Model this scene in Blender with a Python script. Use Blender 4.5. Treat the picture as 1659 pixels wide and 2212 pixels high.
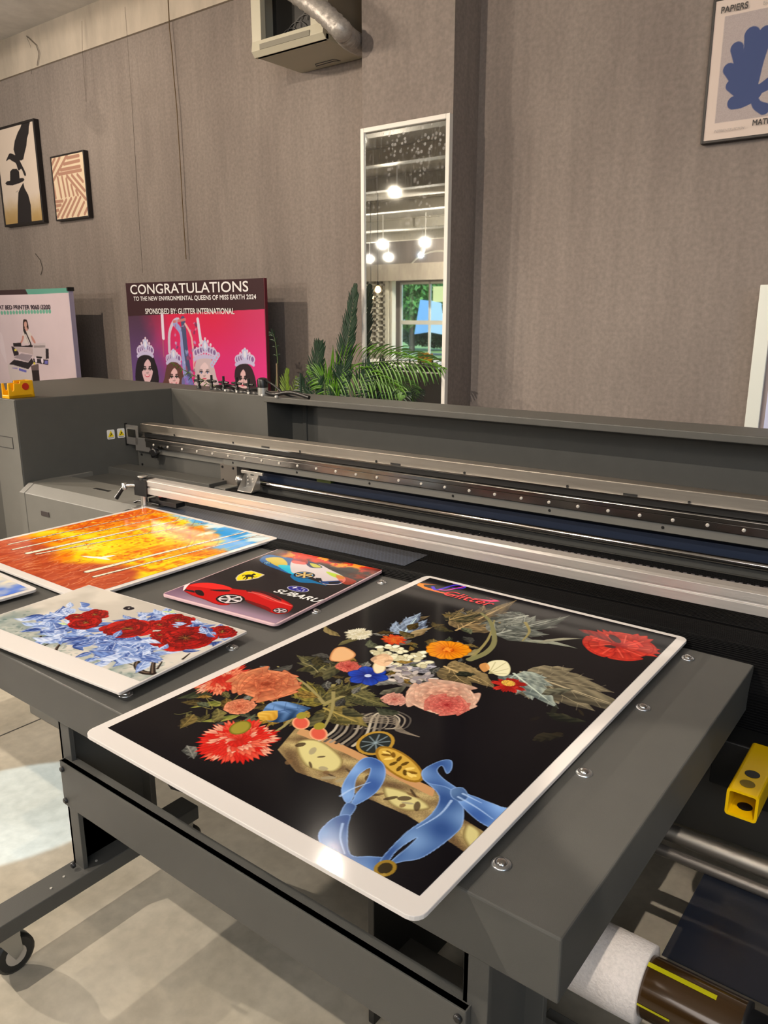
import bpy, math, random
import numpy as np
from mathutils import Vector, Matrix
random.seed(7); np.random.seed(7)
for o in list(bpy.data.objects): bpy.data.objects.remove(o)
scene=bpy.context.scene; COL=scene.collection
# ---------------------------------------------------------------- units
# 1 unit = 0.9 m, origin on the floor below the camera, z measured from eye height (floor = -1.85)
S=0.9; FL=-1.85
def W(p): return Vector((p[0]*S,p[1]*S,(p[2]-FL)*S))
# ---------------------------------------------------------------- camera
FPX=1681.0; CX,CY=829.5,1106.0
PIT=math.atan(431/FPX); YAW=math.atan(1331.5*math.cos(PIT)/FPX)
F=np.array([-math.sin(YAW)*math.cos(PIT), math.cos(YAW)*math.cos(PIT), -math.sin(PIT)])
R=np.array([math.cos(YAW),math.sin(YAW),0.]); U=np.cross(R,F)
cam_d=bpy.data.cameras.new('camera'); cam=bpy.data.objects.new('camera',cam_d); COL.objects.link(cam)
cam_d.sensor_fit='HORIZONTAL'; cam_d.sensor_width=36; cam_d.lens=FPX*36/1659; cam_d.clip_start=.02; cam_d.clip_end=200
m=Matrix.Identity(4)
for i in range(3): m[i][0]=R[i]; m[i][1]=U[i]; m[i][2]=-F[i]
m[2][3]=1.85*S; cam.matrix_world=m; scene.camera=cam
# ---------------------------------------------------------------- exposure, sky, lights
scene.view_settings.view_transform='Standard'; scene.view_settings.look='None'
scene.view_settings.gamma=1; scene.view_settings.exposure=0.0; scene.view_settings.use_curve_mapping=False
w=bpy.data.worlds.new('sky'); scene.world=w; w.use_nodes=True
nt=w.node_tree; nt.nodes.clear(); out=nt.nodes.new('ShaderNodeOutputWorld'); bg=nt.nodes.new('ShaderNodeBackground')
bg.inputs[0].default_value=(.42,.66,1,1); bg.inputs[1].default_value=2.6; nt.links.new(bg.outputs[0],out.inputs[0])
def look(o,t):
    d=Vector(t)-Vector(o.location); o.rotation_euler=d.to_track_quat('-Z','Y').to_euler()
def area(name,p,t,sx,sy,e,col):
    l=bpy.data.lights.new(name,'AREA'); l.shape='RECTANGLE'; l.size=sx*S; l.size_y=sy*S; l.energy=e; l.color=col
    o=bpy.data.objects.new(name,l); COL.objects.link(o); o.location=W(p); look(o,W(t)); return o
sun_d=bpy.data.lights.new('sun','SUN'); sun_d.energy=5; sun_d.angle=.02; sun=bpy.data.objects.new('sun',sun_d); COL.objects.link(sun)
sun.location=(-10,-40,20); sun.rotation_euler=(math.radians(35),0,math.radians(150))
# soft fill added overhead; cool area light added at right for daylight, without a window
area('overhead_fill',(0.5,-3.0,2.75),(-1.5,1.0,-1),5,4,230,(1,.95,.9))
area('side_daylight',(4.5,-1.5,0.9),(-3,2.5,-.8),3.0,2.6,90,(.62,.8,1))
WARM=(1,.82,.63); WARM2=(1,.88,.74); COOL=(.72,.86,1)
#        position,            target,           energy, cone, blend, radius, colour
SPOTS=[((-2.9,-1.0,2.25),(-2.1,1.7,-1.0),370,62,.5,.03,WARM2),
       ((-7.2,0.3,2.25),(-3.2,2.9,-.8),330,46,.6,.03,WARM),
       ((-6.6,1.6,2.25),(-6.0,5,.2),260,85,.8,.03,WARM),
       ((-3.6,0.9,2.25),(-2.2,5,.6),225,90,.9,.04,WARM),
       ((-3.574,3.946,2.3),(-1.6,1.9,-1.0),90,60,.6,.035,WARM2),
       ((-9.4,-3.4,2.2),(-6.0,4.8,.6),420,55,.8,.05,WARM),
       ((-.2,2.2,2.25),(-.9,4.9,.8),60,95,.9,.04,WARM),
       ((-15.0,-10.3,1.98),(-6,3,-1.85),500,100,.8,.05,WARM2),
       ((-13.6,-10.5,1.98),(-6.0,3,-1),500,100,.8,.05,WARM2),
       ((-18.2,-14.8,1.98),(-12,-6,-1),400,120,.8,.05,WARM2),
       ((-19.4,-15.2,1.98),(-12,-6,-1),400,120,.8,.05,WARM2),
       ((-16.6,-14.6,1.98),(-17.0,-12.8,-1.5),400,120,.8,.05,COOL),
       ((-12.5,-.6,2.1),(-2.0,1.85,-1.85),3000,13,.5,.04,WARM2),  # unseen spot added to light the floor under the table
       ((.45,-.3,2.2),(-.5,1.85,-1.6),270,8,.3,.02,WARM2),  # unseen spot added for the roller gear, cone narrowed to shape the lit patches
       ((-5.2,-3.6,2.2),(-2.75,1.13,-1.85),3000,4.5,.15,.01,(.5,.76,1)),  # narrow cool lamp added to imitate a patch of daylight on the floor
       ((-15,-15.0,2.2),(-18,-17,.5),900,110,.8,.05,WARM2),  # added to brighten the far end of the hall
       ((-10.5,-8,2.1),(-14,-12,2.8),700,140,.9,.05,WARM2),  # uplight added to brighten the hall ceiling
       ((-8.0,2.6,2.0),(-8.6,4.4,2.82),70,120,.9,.05,WARM2)]  # unseen uplight added to brighten the ceiling corner
# ---------------------------------------------------------------- pixel -> point on a real plane
def ray(x,y): return F+R*(x-CX)/FPX-U*(y-CY)/FPX
def onZ(x,y,z): d=ray(x,y); return d*(z/d[2])
def onY(x,y,yy): d=ray(x,y); return d*(yy/d[1])
TH=math.radians(2.5); PO=np.array([-4.47,2.31]); PA=np.array([math.cos(TH),math.sin(TH)]); PBX=np.array([-math.sin(TH),math.cos(TH)])
def PF(a,b,z): q=PO+PA*a+PBX*b; return np.array([q[0],q[1],z])      # printer frame: a along, b deep
def PFinv(P): q=np.array(P[:2])-PO; return q@PA,q@PBX
# ---------------------------------------------------------------- materials
def lin(c):
    c=np.asarray(c,float)/255.; return np.where(c<=.04045,c/12.92,((c+.055)/1.055)**2.4)
MATS={}
def mat(name,rgb=(.5,.5,.5),rough=.5,metal=0.,noise=0.,nscale=40,bump=0.,bscale=300,emit=None,estr=1,coat=0,spec=.5,trans=0,alpha=1,stretch=(1,1,1)):
    if name in MATS: return MATS[name]
    m=bpy.data.materials.new(name); m.use_nodes=True; nt=m.node_tree; b=nt.nodes['Principled BSDF']
    b.inputs['Base Color'].default_value=(*rgb,1); b.inputs['Roughness'].default_value=rough; b.inputs['Metallic'].default_value=metal
    b.inputs['Specular IOR Level'].default_value=spec; b.inputs['Coat Weight'].default_value=coat; b.inputs['Coat Roughness'].default_value=.08
    if trans: b.inputs['Transmission Weight'].default_value=trans
    if alpha<1: b.inputs['Alpha'].default_value=alpha
    if emit: b.inputs['Emission Color'].default_value=(*emit,1); b.inputs['Emission Strength'].default_value=estr
    if noise or bump:
        tc=nt.nodes.new('ShaderNodeTexCoord'); mp=nt.nodes.new('ShaderNodeMapping'); mp.inputs['Scale'].default_value=stretch
        nt.links.new(tc.outputs['Object'],mp.inputs[0])
    if noise:
        n=nt.nodes.new('ShaderNodeTexNoise'); n.inputs['Scale'].default_value=nscale; n.inputs['Detail'].default_value=6; n.inputs['Roughness'].default_value=.65
        nt.links.new(mp.outputs[0],n.inputs['Vector'])
        mr=nt.nodes.new('ShaderNodeMapRange'); mr.inputs[1].default_value=.3; mr.inputs[2].default_value=.7; mr.inputs[3].default_value=1-noise; mr.inputs[4].default_value=1+noise
        nt.links.new(n.outputs[0],mr.inputs[0])
        mx=nt.nodes.new('ShaderNodeVectorMath'); mx.operation='SCALE'; mx.inputs[0].default_value=rgb
        nt.links.new(mr.outputs[0],mx.inputs['Scale']); nt.links.new(mx.outputs[0],b.inputs['Base Color'])
    if bump:
        n=nt.nodes.new('ShaderNodeTexNoise'); n.inputs['Scale'].default_value=bscale; n.inputs['Detail'].default_value=3
        nt.links.new(mp.outputs[0],n.inputs['Vector'])
        bp=nt.nodes.new('ShaderNodeBump'); bp.inputs['Strength'].default_value=bump; bp.inputs['Distance'].default_value=.002
        nt.links.new(n.outputs[0],bp.inputs['Height']); nt.links.new(bp.outputs[0],b.inputs['Normal'])
    MATS[name]=m; return m
def C(*c): return tuple(float(v) for v in lin(c))
powder=mat('powder_coat_grey',(.082,.081,.074),.5,noise=.05,nscale=12,bump=.25,bscale=900)
powder_l=mat('powder_coat_light_grey',(.16,.157,.142),.5,noise=.04,nscale=10,bump=.2,bscale=900)
blackm=mat('black_metal',(.012,.012,.012),.42)
blackp=mat('black_plastic',(.01,.01,.011),.35)
alu=mat('brushed_aluminium',(.74,.71,.68),.42,.85,noise=.08,nscale=60,bump=.15,bscale=500,stretch=(.05,1,1))
steel=mat('brushed_steel',(.34,.315,.28),.5,1,noise=.15,nscale=25,stretch=(.06,1,1))
chrome=mat('polished_steel',(.7,.68,.66),.12,1)
rail_m=mat('rail_steel',(.36,.34,.32),.2,1,noise=.25,nscale=20,stretch=(.2,1,1))
white_pl=mat('white_acrylic_board',(.75,.71,.68),.06,spec=.5)
whitem=mat('white_painted_metal',(.72,.7,.66),.4)
yellow=mat('yellow_paint',(.9,.55,.0),.35)
yellow2=mat('yellow_plastic',(.95,.5,.005),.3)
navy=mat('navy_strip',(.012,.022,.05),.45)
blackf=mat('black_frame',(.012,.009,.009),.45)
foam=mat('white_foam',(.72,.66,.62),.8,noise=.12,nscale=160,bump=.9,bscale=160)
glass_amb=mat('smoked_amber_tube',(.045,.022,.006),.18,.2,coat=.6)
lime=mat('yellow_green_stripe',(.42,.4,.0),.4)
redm=mat('red_plastic',(.6,.03,.01),.35)
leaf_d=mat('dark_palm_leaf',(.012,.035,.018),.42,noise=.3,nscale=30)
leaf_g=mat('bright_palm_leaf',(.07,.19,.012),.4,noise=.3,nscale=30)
leaf_y=mat('yellow_green_palm_leaf',(.12,.2,.02),.45,noise=.3,nscale=30)
stemm=mat('palm_stem',(.06,.1,.03),.6)
def artmat(name,rough=.3,coat=.0,spec=.5):
    m=bpy.data.materials.new(name); m.use_nodes=True; nt=m.node_tree; b=nt.nodes['Principled BSDF']
    a=nt.nodes.new('ShaderNodeAttribute'); a.attribute_name='ink'; nt.links.new(a.outputs['Color'],b.inputs['Base Color'])
    b.inputs['Roughness'].default_value=rough; b.inputs['Coat Weight'].default_value=coat; b.inputs['Coat Roughness'].default_value=.12; b.inputs['Specular IOR Level'].default_value=spec
    n=nt.nodes.new('ShaderNodeTexNoise'); n.inputs['Scale'].default_value=600
    bp=nt.nodes.new('ShaderNodeBump'); bp.inputs['Strength'].default_value=.03; bp.inputs['Distance'].default_value=.0004
    nt.links.new(n.outputs[0],bp.inputs['Height']); nt.links.new(bp.outputs[0],b.inputs['Normal'])
    return m
ink=artmat('uv_ink',.12,0,.1); ink_m=artmat('matte_ink',.6,0,.3)
# ---------------------------------------------------------------- objects
ROOT={}
def props(o,label=None,cat=None,group=None,kind=None):
    if label: o['label']=label
    if cat: o['category']=cat
    if group: o['group']=group
    if kind: o['kind']=kind
    return o
def thing(name,p,label,cat,group=None):
    o=bpy.data.objects.new(name,None); o.empty_display_size=.05; COL.objects.link(o); o.location=W(p); ROOT[o.name]=Vector(o.location)
    return props(o,label,cat,group)
class MB:
    def __init__(s,xf=None): s.v=[]; s.f=[]; s.m=[]; s.xf=xf; s.cur=0; s.sm=[]
    def add(s,vs,fs,smooth=False):
        n=len(s.v)
        for p in vs:
            if s.xf: p=s.xf(*p)
            s.v.append((float(p[0]),float(p[1]),float(p[2])))
        for f in fs: s.f.append([i+n for i in f]); s.m.append(s.cur); s.sm.append(smooth)
        return s
    def box(s,x0,x1,y0,y1,z0,z1):
        vs=[(x,y,z) for x in (x0,x1) for y in (y0,y1) for z in (z0,z1)]
        return s.add(vs,[(0,1,3,2),(4,6,7,5),(0,4,5,1),(2,3,7,6),(0,2,6,4),(1,5,7,3)])
    def prism(s,poly,h0,h1,fn):   # poly 2D points; fn(u,v,h)->3D
        n=len(poly); vs=[fn(u,v,h0) for u,v in poly]+[fn(u,v,h1) for u,v in poly]
        fs=[list(range(n))[::-1],list(range(n,2*n))]+[(i,(i+1)%n,(i+1)%n+n,i+n) for i in range(n)]
        return s.add(vs,fs)
    def tube(s,pts,r,n=12,caps=True,smooth=True):
        pts=[np.array(p,float) for p in pts]; rs=r if hasattr(r,'__len__') else [r]*len(pts); vs=[]; fs=[]
        prev=None
        for i,p in enumerate(pts):
            t=pts[min(i+1,len(pts)-1)]-pts[max(i-1,0)]; t/=np.linalg.norm(t)+1e-12
            a=prev if prev is not None else (np.array([0,0,1.]) if abs(t[2])<.9 else np.array([1.,0,0]))
            a=a-t*(a@t); a/=np.linalg.norm(a)+1e-12; b=np.cross(t,a); prev=a
            for k in range(n): q=2*math.pi*k/n; vs.append(p+rs[i]*(a*math.cos(q)+b*math.sin(q)))
        for i in range(len(pts)-1):
            for k in range(n): fs.append((i*n+k,i*n+(k+1)%n,(i+1)*n+(k+1)%n,(i+1)*n+k))
        s.add(vs,fs,smooth)
        if caps: s.add(vs[:n],[list(range(n))[::-1]]); s.add(vs[-n:],[list(range(n))])
        return s
    def lathe(s,c,axis,prof,n=20,smooth=True): # prof list of (h,r)
        c=np.array(c,float); axis=np.array(axis,float); axis/=np.linalg.norm(axis)
        a=np.array([0,0,1.]) if abs(axis[2])<.9 else np.array([1.,0,0]); a=a-axis*(a@axis); a/=np.linalg.norm(a); b=np.cross(axis,a)
        vs=[];fs=[]
        for h,r in prof:
            for k in range(n): q=2*math.pi*k/n; vs.append(c+axis*h+r*(a*math.cos(q)+b*math.sin(q)))
        for i in range(len(prof)-1):
            for k in range(n): fs.append((i*n+k,i*n+(k+1)%n,(i+1)*n+(k+1)%n,(i+1)*n+k))
        s.add(vs,fs,smooth); s.add(vs[:n],[list(range(n))[::-1]]); s.add(vs[-n:],[list(range(n))]); return s
    def mesh(s,name,off):
        me=bpy.data.meshes.new(name); vs=[tuple(W(p)-off) for p in s.v]; me.from_pydata(vs,[],s.f)
        me.polygons.foreach_set('material_index',s.m); me.polygons.foreach_set('use_smooth',s.sm); me.update(); return me
    def build(s,name,mats,parent=None,bevel=0,seg=2,subsurf=0,**kw):
        if parent is None:
            a=np.array(s.v); off=W(((a[:,0].min()+a[:,0].max())/2,(a[:,1].min()+a[:,1].max())/2,a[:,2].min()))
        else: off=ROOT[parent.name]
        me=s.mesh(name,off); o=bpy.data.objects.new(name,me); COL.objects.link(o)
        for mm in (mats if isinstance(mats,(list,tuple)) else [mats]): me.materials.append(mm)
        if parent is None: o.location=off
        else: o.parent=parent
        ROOT[o.name]=off
        import bmesh
        bm=bmesh.new(); bm.from_mesh(me); bmesh.ops.recalc_face_normals(bm,faces=bm.faces); bm.to_mesh(me); bm.free()
        if bevel:
            b=o.modifiers.new('bevel','BEVEL'); b.width=bevel*S; b.segments=seg; b.limit_method='ANGLE'; b.angle_limit=.7; b.harden_normals=False
        if kw: props(o,**kw)
        return o
def B(name,m,parent,x0,x1,y0,y1,z0,z1,bevel=.002,xf=None,**kw): return MB(xf).box(x0,x1,y0,y1,z0,z1).build(name,m,parent,bevel=bevel,**kw)
def copy_thing(root,newloc_delta,label=None):
    def rec(o,par):
        c=o.copy(); COL.objects.link(c)
        if par is not None: c.parent=par
        for ch in [x for x in bpy.data.objects if x.parent==o]: rec(ch,c)
        return c
    kids={}
    c=rec(root,None); c.location=Vector(root.location)+Vector(newloc_delta)*S
    if label: c['label']=label
    ROOT[c.name]=Vector(c.location); return c
TXT={}
def text_geo(s):
    if s in TXT: return TXT[s]
    cu=bpy.data.curves.new('t','FONT'); cu.body=s; cu.resolution_u=4; ob=bpy.data.objects.new('t',cu); COL.objects.link(ob)
    dg=bpy.context.evaluated_depsgraph_get(); dg.update(); ev=ob.evaluated_get(dg); me=ev.to_mesh()
    v=np.array([x.co[:2] for x in me.vertices]); f=[list(p.vertices) for p in me.polygons]; ev.to_mesh_clear()
    bpy.data.objects.remove(ob); bpy.data.curves.remove(cu)
    TXT[s]=(v,f); return TXT[s]
def lettering(s,o,u,v,width,height,m,parent,shear=0,name='lettering',bold=0,lift=.0015,arc=0):
    # o: lower-left corner of the writing (units); u,v: unit directions of reading and up
    g,f=text_geo(s); o=np.array(o,float); u=np.array(u,float); v=np.array(v,float); n=np.cross(u,v); n/=np.linalg.norm(n)
    mn=g.min(0); sz=g.max(0)-mn; mb=MB()
    offs=[(0,0)] if not bold else [(0,0),(bold,0),(0,bold),(bold,bold)]
    for k,(dx,dy) in enumerate(offs):
        q=(g-mn)/sz; vs=[o+u*(x*width+dx+shear*y*height)+v*(y*height+dy+arc*math.sin(x*math.pi))+n*(lift+.00006*k) for x,y in q]
        mb.add(vs,f)
    return mb.build(name,m,parent)
# ---------------------------------------------------------------- printed pictures: painted in code on fine grids (flat prints)
def sm(a,b,x): t=np.clip((x-a)/(b-a),0,1); return t*t*(3-2*t)
def spline(pts,closed=True,k=5):
    p=np.array(pts,float); n=len(p); out=[]
    for i in range(n if closed else n-1):
        if closed: a,b,c,d=p[i-1],p[i],p[(i+1)%n],p[(i+2)%n]
        else: a,b,c,d=p[max(i-1,0)],p[i],p[i+1],p[min(i+2,n-1)]
        for j in range(k):
            t=j/k; out.append(.5*((2*b)+(c-a)*t+(2*a-5*b+4*c-d)*t*t+(3*b-a-3*c+d)*t**3))
    if not closed: out.append(p[-1])
    return np.array(out)
class Canvas:
    def __init__(s,O,Uv,Vv,w,h,res,base=(255,255,255)):
        s.O=np.array(O,float); s.U=np.array(Uv,float); s.V=np.array(Vv,float); s.w,s.h=w,h; s.res=res
        s.nx=max(2,int(round(w/res))+1); s.ny=max(2,int(round(h/res))+1)
        s.X,s.Y=np.meshgrid(np.linspace(0,w,s.nx),np.linspace(0,h,s.ny))
        s.A=np.zeros((s.ny,s.nx,3)); s.A[:]=np.array(base)/255.
    def px(s,x,y):
        d=ray(x,y); M=np.array([s.U,s.V,-d]).T; q=np.linalg.solve(M,-s.O); return np.array([q[0],q[1]])
    def pxs(s,pts): return np.array([s.px(*p) for p in pts])
    def noise(s,f,seed=0,sx=1,sy=1,oct=4):
        r=np.random.RandomState(seed); out=np.zeros_like(s.X); amp=1; tot=0
        for o in range(oct):
            gx=max(2,int(s.w*f*sx*2**o)+2); gy=max(2,int(s.h*f*sy*2**o)+2); g=r.rand(gy+1,gx+1)
            x=s.X/s.w*(gx-1); y=s.Y/s.h*(gy-1); i=x.astype(int); j=y.astype(int); fx=x-i; fy=y-j; fx=fx*fx*(3-2*fx); fy=fy*fy*(3-2*fy)
            out+=amp*((g[j,i]*(1-fx)+g[j,i+1]*fx)*(1-fy)+(g[j+1,i]*(1-fx)+g[j+1,i+1]*fx)*fy); tot+=amp; amp*=.55
        return out/tot
    def _win(s,mn,mx,pad):
        i0=max(0,int((mn[0]-pad)/s.w*(s.nx-1))); i1=min(s.nx,int((mx[0]+pad)/s.w*(s.nx-1))+2)
        j0=max(0,int((mn[1]-pad)/s.h*(s.ny-1))); j1=min(s.ny,int((mx[1]+pad)/s.h*(s.ny-1))+2)
        return (slice(j0,j1),slice(i0,i1)) if i1>i0 and j1>j0 else None
    def blend(s,w,al,col):
        c=col if isinstance(col,np.ndarray) and col.ndim==3 else np.array(col,float)/255.
        s.A[w]=s.A[w]*(1-al[...,None])+c*al[...,None]
    def fill(s,pts,col,alpha=1.,soft=None,edge=None,tex=0):
        P=np.array(pts,float); soft=soft or s.res*.8; w=s._win(P.min(0),P.max(0),soft*2)
        if w is None: return s
        x=s.X[w]; y=s.Y[w]; ins=np.zeros(x.shape,bool); d2=np.full(x.shape,1e9)
        for i in range(len(P)):
            a=P[i-1]; b=P[i]; c=((a[1]>y)!=(b[1]>y))
            if abs(b[1]-a[1])>1e-12: ins^=c&(x<(b[0]-a[0])*(y-a[1])/(b[1]-a[1])+a[0])
            e=b-a; L=e@e+1e-14; t=np.clip(((x-a[0])*e[0]+(y-a[1])*e[1])/L,0,1)
            d2=np.minimum(d2,(x-a[0]-t*e[0])**2+(y-a[1]-t*e[1])**2)
        d=np.sqrt(d2); sd=np.where(ins,d,-d); al=sm(-soft/2,soft/2,sd)*alpha
        if callable(col): cc=np.clip(col(x,y),0,255)/255.
        else: cc=np.zeros(x.shape+(3,))+np.array(col,float)/255.
        if edge is not None: # (colour, width): rim tint
            k=(1-sm(0,edge[1],sd))[...,None]*.8; cc=cc*(1-k)+np.array(edge[0],float)/255.*k
        if tex: cc=np.clip(cc*(1+tex*(np.random.rand(*x.shape)[...,None]-.5)*2),0,1)
        s.blend(w,al,cc); return s
    def pfill(s,pxpts,col,smooth=True,**k):
        P=s.pxs(pxpts); P=spline(P) if smooth else P; return s.fill(P,col,**k)
    def stroke(s,pts,wd,col,alpha=1.,smooth=True):
        P=spline(pts,False,4) if smooth and len(pts)>2 else np.array(pts,float)
        wds=np.linspace(wd[0],wd[1],len(P)) if hasattr(wd,'__len__') else np.full(len(P),wd)
        pad=max(wds)+s.res*2; w=s._win(P.min(0),P.max(0),pad)
        if w is None: return s
        x=s.X[w]; y=s.Y[w]; sd=np.full(x.shape,-1e9)
        for i in range(len(P)-1):
            a=P[i]; b=P[i+1]; e=b-a; L=e@e+1e-14; t=np.clip(((x-a[0])*e[0]+(y-a[1])*e[1])/L,0,1)
            sd=np.maximum(sd,wds[i]+(wds[i+1]-wds[i])*t-np.sqrt((x-a[0]-t*e[0])**2+(y-a[1]-t*e[1])**2))
        s.blend(w,sm(-s.res*.6,s.res*.6,sd)*alpha,col); return s
    def pstroke(s,pxpts,wd,col,**k): return s.stroke(s.pxs(pxpts),wd,col,**k)
    def ell(s,c,a,b,ang,col,**k):
        t=np.linspace(0,2*math.pi,22,endpoint=False); x=a*np.cos(t); y=b*np.sin(t); ca,sa=math.cos(ang),math.sin(ang)
        return s.fill(np.stack([c[0]+x*ca-y*sa,c[1]+x*sa+y*ca],1),col,**k)
    def petal(s,c,ang,L,wd,c0,c1,edge=None,jag=0,r0=0.,tip=.6,alpha=1):
        # petal from centre c outwards, colour c0 at the root to c1 at the tip
        n=9; pts=[]; d=np.array([math.cos(ang),math.sin(ang)]); e=np.array([-d[1],d[0]])
        prof=[(0,.12),(.2,.5),(.45,.85),(.65,1),(.85,.88*(.5+tip*.8)),(.97,.5*tip)]
        left=[np.array(c)+d*(r0+L*t)+e*wd*w_ for t,w_ in prof]; right=[np.array(c)+d*(r0+L*t)-e*wd*w_ for t,w_ in prof][::-1]
        tipp=[]
        if jag:
            for q in np.linspace(.8,-.8,jag*2+1): tipp.append(np.array(c)+d*(r0+L*(1.0+.1*(1 if len(tipp)%2==0 else -1)*random.uniform(.5,1.3)-.12*q*q))+e*wd*q*.9)
            P=np.array(left[:4]+tipp+right[2:])
        else: P=spline(left+[np.array(c)+d*(r0+L)]+right,True,3)
        c0=np.array(c0,float); c1=np.array(c1,float)
        def col(x,y):
            t=np.clip(((x-c[0])*d[0]+(y-c[1])*d[1]-r0)/L,0,1)[...,None]; q=((x-c[0])*e[0]+(y-c[1])*e[1])[...,None]/wd
            return (c0*(1-t)+c1*t)*(1-.12*np.abs(np.sin(q*5)))
        return s.fill(P,col,edge=edge,alpha=alpha)
    def leaf(s,p0,p1,wd,c0,c1,vein=None,curve=0.,jag=0):
        p0=np.array(p0,float); p1=np.array(p1,float); d=p1-p0; L=np.linalg.norm(d); d/=L; e=np.array([-d[1],d[0]])
        mid=[p0+d*L*t+e*curve*L*math.sin(math.pi*t) for t in np.linspace(0,1,9)]; wf=[.05,.55,.9,1,.95,.8,.55,.28,0]
        lf=[m_+e*wd*k*(1+(random.uniform(-.2,.25) if jag else 0)) for m_,k in zip(mid,wf)]; rt=[m_-e*wd*k*(1+(random.uniform(-.2,.25) if jag else 0)) for m_,k in zip(mid,wf)][::-1]
        c0=np.array(c0,float); c1=np.array(c1,float)
        nz=np.random.rand()*9
        def col(x,y):
            q=((x-p0[0])*e[0]+(y-p0[1])*e[1])[...,None]/wd; t=((x-p0[0])*d[0]+(y-p0[1])*d[1])[...,None]/L
            k=np.clip(.5+.5*q+.25*np.sin(t*22+np.abs(q)*6+nz),0,1); return c0*(1-k)+c1*k
        s.fill(spline(lf+rt,True,2) if not jag else lf+rt,col)
        if vein is not None:
            s.stroke(mid,(s.res*.9,s.res*.3),vein)
            for t in (2,4,6):
                for sg in (1,-1): s.stroke([mid[t],mid[t]+d*L*.12+e*sg*wd*.7],s.res*.35,vein,alpha=.7)
        return s
    def rose(s,c,Rr,deep,mid_,light,edge,seed=0,sq=1.):
        r=random.Random(seed); c=np.array(c,float); L_=np.array(light,float); M_=np.array(mid_,float); D_=np.array(deep,float)
        for ring,(k,n,wf) in enumerate(((1.,7,.52),(.86,6,.50),(.7,6,.44),(.54,5,.38),(.4,5,.30),(.27,4,.22),(.15,3,.13))):
            t=ring/6.
            for i in range(n):
                a=2*math.pi*(i+r.random()*.35)/n+ring*.7; s_=math.hypot(math.cos(a),math.sin(a)*sq); off=np.array([r.uniform(-.05,.05),r.uniform(-.05,.05)])*Rr
                f=r.uniform(.88,1.06); tipc=(L_*(1-t*.7)+M_*t*.7)*f; s.petal(c+off,math.atan2(math.sin(a)*sq,math.cos(a)),Rr*k*s_*r.uniform(.92,1.04),Rr*wf*r.uniform(.85,1.1),D_*.62,tipc,edge=(np.array(edge)*.85,Rr*.028),tip=1.25)
                q=c+off+np.array([math.cos(a+.15),math.sin(a+.15)*sq])*Rr*k*.78; s.ell(q,Rr*.09*k,Rr*.025,a+1.57,np.minimum(tipc*1.12,255),alpha=.5)
        for i in range(5): a=i*1.3+seed; s.stroke([c+np.array([math.cos(a+u_),math.sin(a+u_)*sq])*Rr*(.06+.022*i) for u_ in (0,.7,1.4,2.1)],Rr*.012,D_*.75,alpha=.8)
        return s
    def carnation(s,c,Rr,cols,edge,n=26,seed=0,sq=1.,core=(190,40,30)):
        r=random.Random(seed)
        for k,nn in ((1.,n),(.78,int(n*.8)),(.55,int(n*.6)),(.32,int(n*.4))):
            for i in range(nn):
                a=2*math.pi*i/nn+r.uniform(-.12,.12); L=Rr*k*r.uniform(.85,1.08); d=[c[0],c[1]]
                s.petal(d,math.atan2(math.sin(a)*sq,math.cos(a)),L*math.hypot(math.cos(a),math.sin(a)*sq),Rr*.17*r.uniform(.8,1.3),core,r.choice(cols),edge=(edge,Rr*.02),jag=2,r0=0)
        return s
    def build(s,name,m,parent,lift=0.,kind=None):
        n=np.cross(s.U,s.V); n/=np.linalg.norm(n); off=ROOT[parent.name]
        P=s.O[None,None]+s.X[...,None]*s.U+s.Y[...,None]*s.V+n*lift
        P=np.stack([P[...,0]*S-off[0],P[...,1]*S-off[1],(P[...,2]-FL)*S-off[2]],-1).reshape(-1,3)
        idx=np.arange(s.nx*s.ny).reshape(s.ny,s.nx); q=np.stack([idx[:-1,:-1],idx[:-1,1:],idx[1:,1:],idx[1:,:-1]],-1).reshape(-1,4)
        me=bpy.data.meshes.new(name); me.vertices.add(len(P)); me.vertices.foreach_set('co',P.astype(np.float32).ravel())
        me.loops.add(q.size); me.loops.foreach_set('vertex_index',q.astype(np.int32).ravel()); me.polygons.add(len(q))
        me.polygons.foreach_set('loop_start',np.arange(0,q.size,4,dtype=np.int32)); 
        try: me.polygons.foreach_set('loop_total',np.full(len(q),4,dtype=np.int32))
        except Exception: pass
        me.update(calc_edges=True); me.validate()
        at=me.color_attributes.new('ink','FLOAT_COLOR','POINT'); c=np.clip(s.A,0,1)*255; c=lin(c).reshape(-1,3)
        at.data.foreach_set('color',np.concatenate([c,np.ones((len(c),1))],1).astype(np.float32).ravel())
        o=bpy.data.objects.new(name,me); COL.objects.link(o); me.materials.append(m); o.parent=parent; ROOT[o.name]=off
        return o
def rounded(w,h,r,n=5):
    out=[]
    for cx,cy,a0 in ((w-r,r,-90),(w-r,h-r,0),(r,h-r,90),(r,r,180)):
        for k in range(n+1): a=math.radians(a0+90*k/n); out.append((cx+r*math.cos(a),cy+r*math.sin(a)))
    return out
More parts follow.
